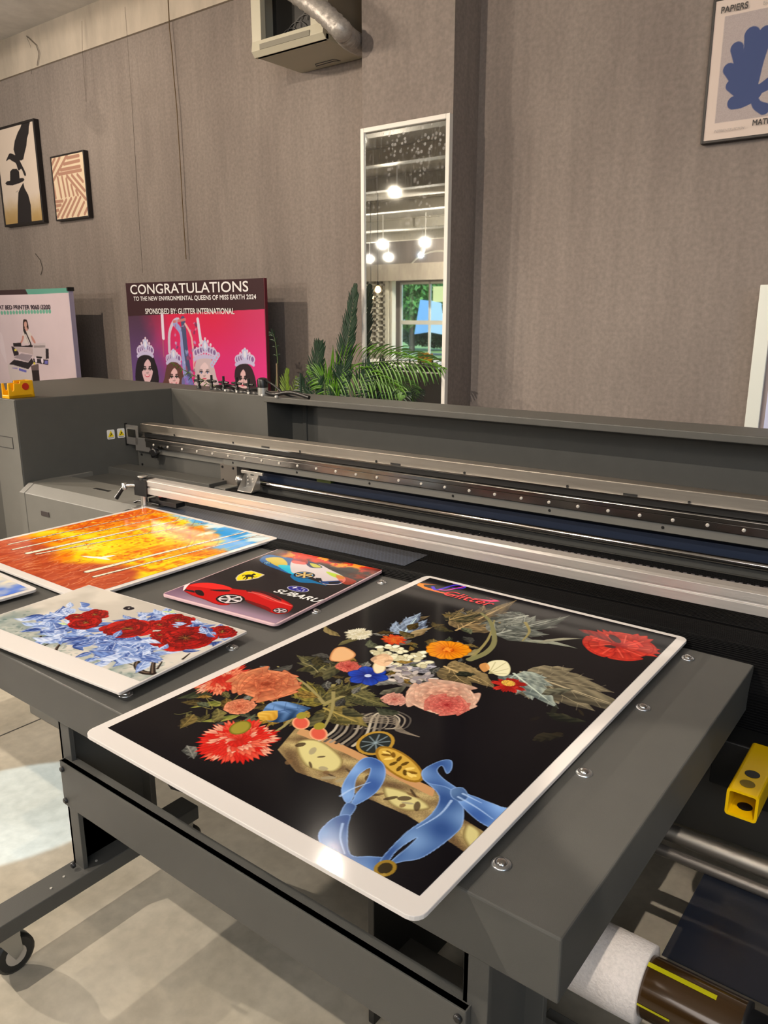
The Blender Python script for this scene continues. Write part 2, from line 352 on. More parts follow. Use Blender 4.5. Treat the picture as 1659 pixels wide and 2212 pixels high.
def board(name,label,TL,TR,BR,zt,th,margin,rad,m,res,base=(255,255,255),margins=None):
    """flat print lying on the table; corners far-left, far-right, near-right as points; returns root, canvas"""
    TL,TR,BR=[np.array(p[:2],float) for p in (TL,TR,BR)]; u=TR-TL; w_=np.linalg.norm(u); u/=w_; v=TR-BR; h_=np.linalg.norm(v); v=np.array([-u[1],u[0]])
    BL=TL-v*h_; t=thing(name,(BL[0]+u[0]*w_/2+v[0]*h_/2,BL[1]+u[1]*w_/2+v[1]*h_/2,zt-th),label,'print')
    MB().prism(rounded(w_,h_,rad),zt-th,zt,lambda a,b,z:(BL[0]+u[0]*a+v[0]*b,BL[1]+u[1]*a+v[1]*b,z)).build('board',m,t,bevel=.0015)
    l,r,b,tp=margins or (margin,)*4
    O=np.array([BL[0]+u[0]*l+v[0]*b,BL[1]+u[1]*l+v[1]*b,zt])
    return t,Canvas(O,(u[0],u[1],0),(v[0],v[1],0),w_-l-r,h_-b-tp,res,base)
ZT=-1.0
# ======== the large flower print
def big_print():
    t,c=board('display_print','largest print, flower bouquet and blue ribbon on black, overhanging the table front edge',(-1.634,2.406),(-.627,2.406),(-.627,.912),ZT,.010,.0,.028,white_pl,.0018,(17,15,19),margins=(.03,.032,.05,.022))
    nz=c.noise(5,1); c.A*= (.85+.4*nz)[...,None]
    P=c.px
    def rad(a,b): return float(np.linalg.norm(P(*a)-P(*b)))
    # stone ledge
    def stone(x,y):
        j=c.noise(9,4); return None
    led=c.pxs([(640,1572),(700,1592),(945,1712),(985,1760),(1050,1800),(1015,1850),(985,1828),(880,1762),(740,1702),(640,1668),(600,1620)])
    n1=c.noise(10,5)
    def lc(x,y):
        n=np.sin(x*60+3*np.sin(y*40))*.5+np.sin(y*90+x*30)*.3; k=np.clip(.5+.5*n,0,1)[...,None]; return np.array((92,70,48.))*(1-k)+np.array((196,176,120.))*k
    c.fill(led,lc,tex=.12)
    c.pfill([(650,1573),(700,1590),(940,1705),(935,1722),(850,1680),(740,1625),(640,1585)],(198,150,102),smooth=False)
    for pp in ([(640,1605),(690,1600),(740,1640),(720,1668),(660,1655)],[(830,1700),(890,1715),(930,1745),(880,1752),(840,1735)],[(1010,1780),(1040,1800),(1025,1840),(1000,1810)]): c.pfill(pp,(214,204,140),edge=((120,100,60),.01))
    for k in range(26):
        q=np.array((random.uniform(620,960),0)); q[1]=1600+(q[0]-620)*.42+random.uniform(-5,45); c.ell(P(*q),random.uniform(.006,.018),random.uniform(.003,.009),random.random()*3,random.choice([(120,92,60),(70,55,40),(160,150,120),(60,45,30)]),alpha=.8)
    # silver ewer: curling bright bands
    for k in range(9):
        x0=690+k*12; c.pstroke([(x0,1600+k*2),(x0+30,1580+k),(x0+44,1560-k*2),(x0+70,1545-k),(x0+100,1552),(x0+92,1572),(x0+70,1575)],(.004,.0015),random.choice([(150,140,125),(90,84,78),(190,180,160),(60,54,50)]))
    for k in range(5): c.pstroke([(800-k*10,1548+k*3),(850,1548+k*4),(868-k*3,1575+k),(905,1592)],(.003,.001),(150,138,120),alpha=.8)
    # leaves
    def lf(a,b,w_,c0,c1,v=None,cu=0,jag=1): c.leaf(P(*a),P(*b),w_,c0,c1,v,cu,jag)
    G1,G2,V=(44,46,32),(96,92,60),(140,132,90); G3,G4=(60,66,62),(128,132,124)
    L=[((985,1362),(1085,1312),.05,(70,60,42),(140,120,85)),((965,1340),(1040,1322),.035,G1,(120,104,70)),((1062,1372),(1190,1340),.05,G3,G4),((1140,1330),(1060,1345),.04,G3,G4),((1120,1385),(1250,1402),.022,(70,78,66),(150,155,140)),((1160,1390),(1260,1380),.015,(90,95,80),(160,160,140)),((1085,1355),(1180,1370),.03,G3,(110,116,112)),
       ((1125,1452),(1320,1520),.075,(70,66,54),(140,130,105)),((1110,1455),(1180,1510),.05,(80,92,92),(150,160,150)),((1170,1500),(1240,1490),.03,(50,50,42),(120,120,100)),((1180,1540),(1270,1560),.03,(20,24,20),(60,60,44)),((1150,1600),(1220,1590),.03,(22,22,18),(46,42,32)),
       ((960,1440),(1040,1475),.06,(90,78,52),(150,130,90)),((940,1440),(860,1440),.04,(70,70,80),(140,140,150)),((860,1460),(930,1480),.05,(90,84,80),(170,160,150)),((1040,1400),(990,1420),.02,(100,92,60),(160,150,110)),
       ((735,1375),(700,1350),.022,(80,70,40),(140,124,80)),((730,1395),(800,1375),.02,(60,60,36),(110,104,66)),((700,1425),(640,1418),.03,G1,(100,92,54)),((720,1455),(660,1425),.035,G1,G2),((700,1470),(740,1430),.03,G1,G2),((640,1450),(700,1430),.03,(40,42,28),(90,84,50)),
       ((705,1520),(640,1480),.035,(60,60,30),(130,118,50)),((700,1525),(780,1480),.04,(52,54,34),(104,98,56)),((700,1530),(770,1560),.045,(66,64,36),(126,112,60)),((660,1530),(560,1560),.035,(90,74,30),(160,130,50)),((700,1540),(640,1575),.03,G1,G2),((760,1500),(820,1520),.035,(50,52,32),(96,92,56)),((740,1530),(790,1548),.03,G1,G2),((820,1500),(880,1480),.03,(60,60,52),(120,118,100)),
       ((500,1470),(420,1490),.03,(80,90,50),(170,165,90)),((500,1520),(410,1530),.022,(90,96,40),(176,170,80)),((520,1545),(430,1560),.02,(80,90,40),(150,150,70)),((460,1500),(380,1510),.03,(36,42,30),(76,80,54)),((540,1560),(470,1575),.03,(40,40,30),(90,84,60)),((860,1350),(930,1330),.03,(60,52,36),(130,112,80)),((870,1372),(900,1335),.04,(60,70,90),(150,170,200)),((880,1380),(935,1355),.03,(110,90,60),(170,150,110)),((840,1385),(890,1372),.03,(90,84,70),(180,170,150))]
    def bigleaf(a,b,w_,c0,c1):
        p0=np.array(P(*a)); p1=np.array(P(*b)); d=p1-p0; Ll=np.linalg.norm(d); an=math.atan2(d[1],d[0]); c0=np.array(c0,float); c1=np.array(c1,float)
        for k,sp_ in enumerate((-.95,.95,-.62,.62,-.32,.32,0)):
            f=random.uniform(.85,1.15); q=p0+d*(.34-.30*abs(sp_)); l=Ll*(.98-.42*abs(sp_))*.9*random.uniform(.9,1.05) if sp_ else Ll
            e=q+np.array([math.cos(an+sp_),math.sin(an+sp_)])*l; c.leaf(q,e,w_*.55,c0*f,c1*f,np.minimum(c1*1.25,235),random.uniform(-.12,.12),1)
        c.stroke([p0,p0+d*.5,p1],(.004,.0012),np.minimum(c1*1.35,235))
    for a,b,w_,c0,c1 in L:
        if w_>=.035: bigleaf(a,b,w_,c0,c1)
        else: lf(a,b,w_*.62,c0,c1,V if w_>.03 else None,random.uniform(-.15,.15))
    for a,b in (((1015,1425),(1068,1340)),((700,1520),(600,1440)),((700,1520),(850,1450)),((640,1540),(560,1600)),((720,1480),(690,1590)),((1135,1345),(1128,1385))):
        m_=((a[0]+b[0])/2+12,(a[1]+b[1])/2); c.pstroke([a,m_,b],(.006,.0025),(150,140,90))
    c.pstroke([(1015,1425),(1050,1410),(1068,1385),(1060,1345),(1040,1325)],(.012,.005),(130,128,86))
    for k in range(16): # fine tendrils and buds
        x=random.uniform(400,800); y=1540-(x-400)*.3+random.uniform(-60,60); c.pstroke([(x,y),(x+random.uniform(-30,30),y+random.uniform(-20,20)),(x+random.uniform(-50,50),y+random.uniform(-30,30))],(.002,.001),random.choice([(150,140,70),(110,110,60),(170,160,110)]),alpha=.8)
    rl=random.Random(77)
    for k in range(120): # small leaves filling the bouquet
        x=rl.uniform(395,1010); yc=1535-(x-400)*.26; y=yc+rl.gauss(0,34); a=rl.random()*6.28; l=rl.uniform(.03,.075); p0=P(x,y); f=rl.uniform(.45,1.1)
        cc=rl.choice([((52,50,28),(112,104,60)),((70,60,34),(140,120,66)),((40,46,34),(92,98,76)),((60,62,60),(130,130,124)),((84,66,30),(160,130,60))])
        c.leaf(p0,p0+np.array([math.cos(a),math.sin(a)])*l,l*.26,np.array(cc[0])*f,np.array(cc[1])*f,np.array(cc[1])*f*1.15,rl.uniform(-.2,.2),1)
    # flowers
    c.carnation(P(480,1466),rad((480,1466),(420,1490)),[(214,70,48),(236,190,160),(240,150,110),(200,50,36)],(150,30,24),seed=3)
    c.rose(P(575,1478),rad((575,1478),(645,1492)),(190,70,40),(226,110,70),(236,150,104),(176,70,44),seed=4,sq=.8)
    c.rose(P(517,1526),rad((517,1526),(545,1532)),(214,80,50),(236,130,90),(242,160,120),(170,70,50),seed=5)
    c.carnation(P(515,1600),rad((515,1600),(605,1612))*.92,[(226,44,34),(240,120,90),(246,190,160),(214,30,24),(234,80,60)],(170,20,16),n=30,seed=6)
    c.ell(P(519,1572),.026,.034,.4,(150,140,50),edge=((90,90,20),.008))
    # blue and yellow striped leaf
    lf((562,1552),(672,1530),.055,(20,48,84),(110,150,206),(30,60,110),.12,0); lf((562,1555),(600,1535),.03,(190,140,40),(220,180,80),None,0,0)
    for bx_,by_ in ((650,1562),(688,1585)): c.ell(P(bx_,by_),.022,.032,.9,(214,90,70),edge=((240,200,150),.008)); c.ell(P(bx_+2,by_-16),.014,.018,.5,(150,140,50))
    c.carnation(P(775,1370),.05,[(240,236,214),(226,220,190),(248,246,232)],(150,150,120),n=14,seed=7,core=(210,200,160))
    c.carnation(P(852,1382),.042,[(214,44,20),(230,90,30)],(150,20,10),n=10,seed=8,core=(226,150,40))
    for k in range(60):
        a=random.random()*6.28; q=random.random()**.5; ctr=P(862,1418)+np.array([math.cos(a)*.1,math.sin(a)*.075])*q; c.ell(ctr,.015,.011,random.random()*3,random.choice([(238,236,206),(226,222,190),(248,246,226),(206,200,164)]),edge=((160,156,120),.004))
    for k in range(40):
        a=random.random()*6.28; q=random.random()**.5; ctr=P(880,1460)+np.array([math.cos(a)*.09,math.sin(a)*.05])*q; c.ell(ctr,.014,.008,random.random()*3,random.choice([(200,190,186),(150,144,150),(226,216,206),(120,112,120)]),alpha=.9)
    o_=P(968,1404); Rr=rad((968,1404),(1016,1412))
    for i in range(13): c.petal(o_,2*math.pi*i/13+.1,Rr*random.uniform(.92,1.06),Rr*.25,(236,110,10),(250,170,20),edge=((190,90,0),.005),tip=.9)
    c.ell(o_,Rr*.27,Rr*.24,0,(226,100,10),edge=((160,60,0),.008))
    for i in range(24): a=random.random()*6.28; c.ell(o_+np.array([math.cos(a),math.sin(a)])*Rr*.2*random.random(),.004,.004,0,(246,150,40))
    c.rose(P(753,1440),rad((753,1440),(780,1444)),(190,40,40),(226,90,80),(240,130,110),(160,40,40),seed=9,sq=.85)
    c.fill(spline([P(*q) for q in ((712,1425),(722,1402),(745,1398),(768,1412),(760,1424),(735,1430))]),(228,180,130),edge=((180,110,60),.008))
    for i in range(6): c.petal(P(795,1460),i*math.pi/3+.3,.062,.024,(14,30,120),(30,80,214),edge=((10,30,110),.005),tip=.4)
    c.ell(P(795,1460),.01,.01,0,(190,206,240))
    c.pfill([(805,1440),(815,1428),(832,1436),(830,1450),(812,1455)],(240,226,190),edge=((190,160,110),.005)); c.pfill([(800,1425),(830,1412),(850,1425),(830,1440)],(236,190,150),alpha=.8)
    c.rose(P(852,1511),rad((852,1511),(880,1516)),(206,90,80),(236,150,130),(246,190,170),(190,100,90),seed=10,sq=.85)
    ctr=P(955,1505); Rr=rad((955,1505),(1030,1512)); c.rose(ctr,Rr*1.04,(222,110,90),(240,170,140),(250,212,186),(222,160,136),seed=11,sq=.95)
    c.rose(ctr+np.array([.035,-.03]),Rr*.66,(200,40,46),(232,96,90),(244,150,130),(206,60,60),seed=12,sq=.8)
    c.carnation(P(1100,1480),rad((1100,1480),(1138,1488)),[(190,26,20),(220,50,36),(160,20,16)],(110,10,10),n=9,seed=13,core=(150,20,20)); c.ell(P(1098,1476),.02,.018,0,(220,170,70),tex=.3)
    c.pfill([(1050,1440),(1062,1428),(1092,1428),(1103,1445),(1095,1460),(1070,1458)],(238,234,196),edge=((190,186,140),.004)); [c.pstroke([(1056,1455),(xx_,yy_)],.0015,(196,190,140)) for xx_,yy_ in ((1092,1432),(1098,1445),(1094,1456),(1070,1431))]; c.pfill([(1035,1438),(1050,1432),(1058,1444),(1045,1452)],(226,160,90),alpha=.9)
    pc=P(1338,1395); Rr=rad((1338,1395),(1418,1400))
    for k,n_,w_ in ((1.,11,.36),(.82,9,.38),(.6,7,.36)):
        for i in range(n_):
            a0=2*math.pi*i/n_+k*3; f=random.uniform(.85,1.08); c.petal(pc+np.array([random.uniform(-.01,.01),random.uniform(-.01,.01)]),a0,Rr*k*random.uniform(.88,1.1),Rr*w_*k,(150*f,14,12),(236*f,66*f,46*f),edge=((150,12,10),.005),jag=random.choice((0,2,3)) if k==1. else 0,tip=1.25)
    for i in range(9): a0=i*.7; c.stroke([pc+np.array([math.cos(a0),math.sin(a0)])*Rr*.25,pc+np.array([math.cos(a0+.3),math.sin(a0+.3)])*Rr*.8],.0025,(250,110,86),alpha=.6)
    c.leaf(P(1250,1360),P(1325,1390),.02,(80,20,16),(150,30,24),None,.1); c.ell(P(1328,1380),.014,.034,.8,(70,34,34)); c.ell(P(1318,1397),.018,.01,.4,(66,30,30))
    for i in range(12): # faint far leaves in the dark
        q=(random.uniform(1130,1330),random.uniform(1530,1640)); 
        if c.px(*q)[0]<c.w-.04: c.ell(P(*q),random.uniform(.01,.03),random.uniform(.004,.01),random.random()*3,random.choice([(34,36,28),(44,38,26),(30,26,22)]),alpha=.8)
    # gold locket: glass lid and round case
    g=P(811,1605); c.ell(g,.044,.056,.2,(178,140,50)); c.ell(g,.036,.047,.2,(34,40,40)); 
    for i in range(9): c.stroke([g,g+np.array([math.cos(i*.7)*.03,math.sin(i*.7)*.04])],.002,(150,170,180),alpha=.7)
    g=P(862,1650); c.ell(g,.085,.036,-.35,(150,110,30)); c.ell(g,.076,.03,-.35,(206,166,66))
    for i in range(14): a=i*.45; c.ell(g+np.array([math.cos(a)*.05,math.sin(a)*.012-math.cos(a)*.018]),.012,.005,a,random.choice([(120,84,20),(236,206,110),(90,64,14)]))
    # blue satin ribbon
    def rb(pts,sh=1.,seed=0,smooth=True):
        def col(x,y):
            k=np.clip(.5+.32*np.sin(x*52+y*31+seed)+.22*np.sin(x*23-y*61+seed*2),0,1)[...,None]; return (np.array((56,92,160.))*(1-k)+np.array((126,168,228.))*k)*sh
        c.pfill(pts,col,smooth=smooth,edge=((150,184,236),.004))
    rb([(775,1645),(800,1636),(828,1650),(832,1680),(810,1715),(762,1742),(765,1720),(790,1690),(800,1660),(778,1672),(768,1690),(764,1725),(748,1735),(737,1712),(745,1685)],1,1)
    rb([(748,1735),(770,1742),(752,1768),(733,1765)],.85,2)
    rb([(733,1762),(757,1762),(752,1790),(757,1845),(800,1850),(835,1855),(820,1878),(778,1884),(700,1858),(692,1830),(688,1800),(710,1775)],.92,3)
    rb([(820,1862),(838,1838),(880,1796),(930,1760),(948,1720),(912,1682),(940,1690),(985,1712),(1000,1735),(1000,1780),(975,1810),(915,1852),(870,1862),(838,1868),(880,1830),(900,1810),(858,1838),(832,1872)],.9,4)
    rb([(985,1712),(960,1700),(920,1690),(912,1665),(950,1644),(975,1643),(976,1662),(965,1672),(955,1655),(945,1665),(958,1682),(990,1705)],.95,5)
    rb([(990,1712),(1010,1715),(1080,1742),(1102,1750),(1078,1790),(1045,1782),(1010,1755),(985,1725)],1.05,6)
    rb([(975,1705),(1000,1702),(1012,1722),(995,1732),(975,1722)],.8,7)
    for q in ([(735,1720),(760,1705),(800,1690)],[(990,1722),(1030,1745),(1065,1770)],[(1000,1715),(1040,1735)],[(975,1730),(950,1760),(900,1790)],[(740,1780),(735,1810),(745,1845)]): c.pstroke(q,(.003,.001),(176,206,246),alpha=.8)
    c.ell(P(832,1876),.02,.024,0,(150,120,40)); c.ell(P(832,1876),.013,.016,0,(50,40,20)); c.pstroke([(830,1890),(800,1898)],.004,(170,140,60))
    # swoosh of the emblem
    def em(x,y):
        t=np.clip((x-.03)/.32,0,1)[...,None]; return np.array((250,140,30.))*(1-t)+np.array((232,40,120.))*t
    c.pfill([(945,1263),(905,1260),(900,1264),(918,1273),(960,1283),(1010,1291),(950,1278),(916,1267),(915,1263)],em,smooth=False)
    c.pfill([(1046,1289),(1081,1299),(1060,1301),(1020,1292),(1062,1297),(1068,1296)],em,smooth=False)
    c.pstroke([(935,1268),(940,1274),(955,1272),(975,1266),(990,1264),(1005,1268),(995,1272),(978,1270)],(.007,.003),(70,50,210)); c.pstroke([(950,1274),(965,1275),(985,1271),(1003,1267),(998,1263),(980,1261)],(.004,.002),(230,60,190))
    # border glitter specks
    c.build('artwork',ink,t,.0006)
    a=onZ(968,1279,ZT); b=onZ(1050,1292,ZT)
    lettering('Glitter',onZ(953,1284,ZT)+np.array([0,-.002,0]),(1,0,0),(0,1,0),.20,.05,mat('red_lettering',C(240,50,60),.4),t,shear=.2,bold=.0008)
    return t
# ======== autumn birch print
def autumn():
    t,c=board('display_print','autumn birch forest print in orange and yellow with white border',(-3.455,2.423),(-2.466,2.423),(-2.466,1.425),ZT,.010,0,.02,white_pl,.003,margins=(.028,.026,.036,.024))
    x=c.X/c.w; y=c.Y/c.h; n=c.noise(6,11); n2=c.noise(22,12); n3=c.noise(4,13,sx=6,sy=1)
    def L(a,b,k): return np.array(a,float)*(1-k[...,None])+np.array(b,float)*k[...,None]
    A=L((236,130,10),(252,190,16),sm(.35,.65,n)); A=L(A,(255,214,8),sm(.42,.62,c.noise(5,14))*.9)
    A=L(A,(206,84,16),sm(.5,.75,n2)*.75*(1-sm(.6,.9,c.noise(5,18)))); A=L(A,(196,70,22),(1-sm(.0,.34,x+(n-.5)*.4))*sm(.25,.5,y)*.8)
    A=L(A,(255,226,30),(1-sm(.0,.11,abs(y-.34-.12*np.sin(x*5)+(n-.5)*.15)))*.95); A=L(A,(255,236,120),(1-sm(0,.12,np.hypot(x-.42,(y-.36)*1.2)))*.9)
    sky=sm(-.06,.07,y-(1.12-.42*x)+(n-.5)*.36+(n2-.5)*.12); S_=L((240,246,250),(40,150,226),sm(.35,.62,x*.45+c.noise(5,15,sx=1,sy=2.2)*.75)*sm(.2,.8,x+.2))
    A=A*(1-sky[...,None])+S_*sky[...,None]
    cl=sm(.52,.66,c.noise(4,16,sx=2.5,sy=1))*sm(-.14,.0,y-(1.12-.42*x)); A=L(A,(250,246,236),cl*.8)
    gr=sm(-.05,.05,(.24+.05*np.sin(x*9))-y+(n-.5)*.16); G=L((150,52,30),(206,96,50),c.noise(7,17,sx=6,sy=1)); A=A*(1-gr[...,None])+G*gr[...,None]
    c.A=A/255.
    rr=random.Random(5)
    for i in range(70): # soft vertical streaks of distant trees
        gx=rr.uniform(0,c.w); gy=rr.uniform(.3,.55)*c.h; c.stroke([(gx,gy),(gx+rr.uniform(-.01,.01),gy+rr.uniform(.15,.4)*c.h)],(.004,.0015),rr.choice([(206,100,10),(250,180,10),(255,236,90),(170,60,10)]),alpha=.35)
    for i in range(260): # grasses
        gx=rr.uniform(0,c.w); gy=rr.uniform(0,.24)*c.h; l=rr.uniform(.02,.07); dx=rr.uniform(-.03,.04)
        c.stroke([(gx,gy),(gx+dx*.4,gy+l*.7),(gx+dx,gy+l)],(.0014,.0008),rr.choice([(230,150,110),(214,120,80),(120,30,20),(240,190,140)]),alpha=.75)
    for i in range(900): # leaf dabs
        gx=rr.uniform(0,c.w); gy=rr.uniform(.32,1)*c.h
        if sky[int(gy/c.h*(c.ny-1)),int(gx/c.w*(c.nx-1))]>.4: continue
        c.ell((gx,gy),rr.uniform(.004,.013),rr.uniform(.003,.007),rr.random()*3,rr.choice([(190,70,14),(214,100,10),(252,214,50),(236,150,20),(255,230,90)]),alpha=.6)
    def trunk(a,b,w0,w1):
        p=c.px(*a); q=c.px(*b); c.stroke([p,q],(w0+.004,w1+.002),(70,50,40)); c.stroke([p-np.array([.002,0]),q-np.array([.001,0])],(w0,w1),(238,228,206))
        for k in range(34):
            s_=rr.random(); m_=p+(q-p)*s_+np.array([rr.uniform(-1,1)*w0*.7,0]); c.ell(m_,rr.uniform(.002,.006),rr.uniform(.0008,.002),rr.random()*3,(60,44,40),alpha=.8)
        for k in range(5):
            s_=rr.uniform(.45,.95); m_=p+(q-p)*s_; sg=rr.choice((-1,1)); c.stroke([m_,m_+np.array([sg*.03,.04]),m_+np.array([sg*.08,.09])],(.0018,.0006),(110,60,30),alpha=.8)
    trunk((30,1187),(395,1108),.007,.002); trunk((62,1195),(432,1114),.013,.003); trunk((80,1197),(470,1124),.006,.0015); trunk((190,1235),(555,1143),.013,.004); trunk((205,1246),(583,1150),.008,.002); trunk((20,1176),(330,1108),.005,.001)
    q=c.px(205,1203); c.leaf(q,q+np.array([.09,.015]),.012,(236,230,220),(255,255,250)); c.leaf(q+np.array([.03,0]),q+np.array([.05,.07]),.012,(230,226,216),(255,255,250)); c.leaf(q+np.array([.03,0]),q+np.array([-.06,-.03]),.01,(240,236,226),(255,255,250))
    c.build('artwork',ink,t,.0006); return t
# ======== peony print
def peony():
    ZP=ZT+.0095; TL=onZ(250,1280,ZP); TR=onZ(535,1363,ZP); BR=onZ(258,1497,ZP)
    u=(TR-TL)[:2]; u/=np.linalg.norm(u); v=np.array([-u[1],u[0]]); h=abs((TR-BR)[:2]@v); TL2=TR[:2]-u*.80
    t,c=board('display_print','red peonies and blue leaves on pale grey print, blank white strip along its near edge',TL2,TR[:2],TR[:2]-v*h,ZP,.008,0,.006,white_pl,.0019,(203,196,186),margins=(.006,.006,.075,.006))
    x=c.X/c.w; y=c.Y/c.h; n=c.noise(6,21); n2=c.noise(16,22)
    base=np.array((208,202,192.))-18*sm(.4,.7,n)[...,None]; g=sm(-.1,.25,.34-y+(n-.5)*.5)*sm(.3,.7,n2*.5+n*.6); base=base*(1-g[...,None]*.75)+np.array((104,126,124.))*g[...,None]*.75
    c.A=base/255.; P=c.px; rr=random.Random(8)
    for i in range(260):
        q=(rr.uniform(0,c.w),rr.uniform(0,.4)*c.h*rr.random()); c.ell(q,rr.uniform(.004,.012),rr.uniform(.002,.006),rr.random()*3,rr.choice([(120,140,140),(80,100,100),(170,180,176),(90,120,110)]),alpha=.35)
    def cross(pts,wd): 
        c.pstroke(pts,wd,(34,24,20)); c.pstroke([(a-1,b-1) for a,b in pts],(wd[0]*.3,wd[1]*.3),(120,104,90),alpha=.8)
    cross([(330,1455),(308,1452),(295,1438),(302,1420),(298,1405)],(.011,.007)); cross([(330,1455),(332,1432),(345,1410)],(.009,.004)); cross([(340,1445),(350,1430)],(.004,.002)); cross([(118,1412),(130,1392),(170,1372)],(.006,.002)); cross([(75,1394),(88,1375)],(.006,.004)); cross([(90,1398),(130,1380),(165,1375)],(.003,.001)); cross([(272,1432),(290,1438)],(.003,.001)); cross([(395,1424),(410,1412)],(.004,.002))
    def bl(a,n_,sp,ln,col=None):
        o=P(*a)
        for i in range(n_):
            an=rr.uniform(-math.pi,math.pi); q=o+np.array([rr.uniform(-sp,sp),rr.uniform(-sp,sp)*.6]); l=ln*rr.uniform(.6,1.15)
            c0,c1=rr.choice([((60,84,150),(140,166,216)),((80,108,176),(176,196,232)),((110,136,194),(206,218,240)),((40,62,124),(110,140,204))])
            c.leaf(q,q+np.array([math.cos(an),math.sin(an)*.8])*l,l*.2,c0,c1,None,rr.uniform(-.2,.2))
            c.stroke([q,q+np.array([math.cos(an),math.sin(an)*.8])*l*.8],.0012,(230,236,250),alpha=.7)
    for a,n_,sp,ln in (((110,1335),16,.05,.09),((90,1352),12,.05,.08),((140,1365),16,.05,.09),((185,1350),18,.05,.09),((130,1378),12,.04,.08),((205,1385),18,.05,.09),((260,1405),22,.06,.1),((225,1415),16,.06,.1),((300,1415),18,.05,.09),((255,1385),16,.05,.08),((320,1395),14,.04,.09),((335,1332),14,.06,.07),((370,1335),14,.05,.07),((395,1350),14,.05,.08),((430,1365),14,.05,.08),((470,1372),12,.04,.07),((300,1340),8,.04,.07),((160,1318),8,.04,.08),((380,1400),8,.03,.07),((480,1385),7,.03,.06)): bl(a,n_,sp,ln)
    for a in ((145,1350),(420,1325),(330,1378),(475,1365),(365,1323)):
        for i in range(3): q=P(*a); c.leaf(q,q+np.array([rr.uniform(-.04,.04),rr.uniform(-.01,.05)]),.006,(160,190,120),(226,240,190))
    def pe(a,b,seed,sq=.85):
        o=P(*a); Rr=float(np.linalg.norm(P(*b)-o)); r=random.Random(seed)
        for k,nn in ((1.,15),(.82,14),(.64,12),(.46,10),(.3,7)):
            for i in range(nn):
                an=2*math.pi*i/nn+r.uniform(-.2,.2); s_=math.hypot(math.cos(an),math.sin(an)*sq)
                c.petal(o,math.atan2(math.sin(an)*sq,math.cos(an)),Rr*k*r.uniform(.85,1.08)*s_,Rr*.26*r.uniform(.8,1.2),(50,4,4),r.choice([(196,16,14),(170,10,10),(222,30,22),(140,6,8)]),edge=((60,2,2),Rr*.025),tip=1)
        for i in range(14): an=r.random()*6.28; c.stroke([o,o+np.array([math.cos(an),math.sin(an)*.8])*Rr*.2],.001,(150,120,50),alpha=.6)
    pe((165,1333),(140,1338),1); pe((205,1328),(228,1335),2); pe((185,1345),(215,1352),3); pe((385,1340),(428,1345),4,.6); pe((345,1350),(310,1352),5); pe((275,1358),(325,1368),6); pe((400,1378),(470,1388),7); pe((480,1365),(515,1370),8,.7); pe((345,1372),(320,1378),9)
    bl((305,1395),5,.03,.07); bl((420,1348),6,.03,.06); bl((240,1372),4,.03,.06); bl((330,1405),5,.03,.07); bl((455,1368),5,.02,.06)
    o=P(278,1314); [c.ell(o+np.array(d_),.012,.008,a_,(24,24,34)) for d_,a_ in (((-.01,.006),.6),((.012,.004),-.5),((-.006,-.008),-.4),((.01,-.007),.5))]
    c.build('artwork',ink,t,.0006); return t
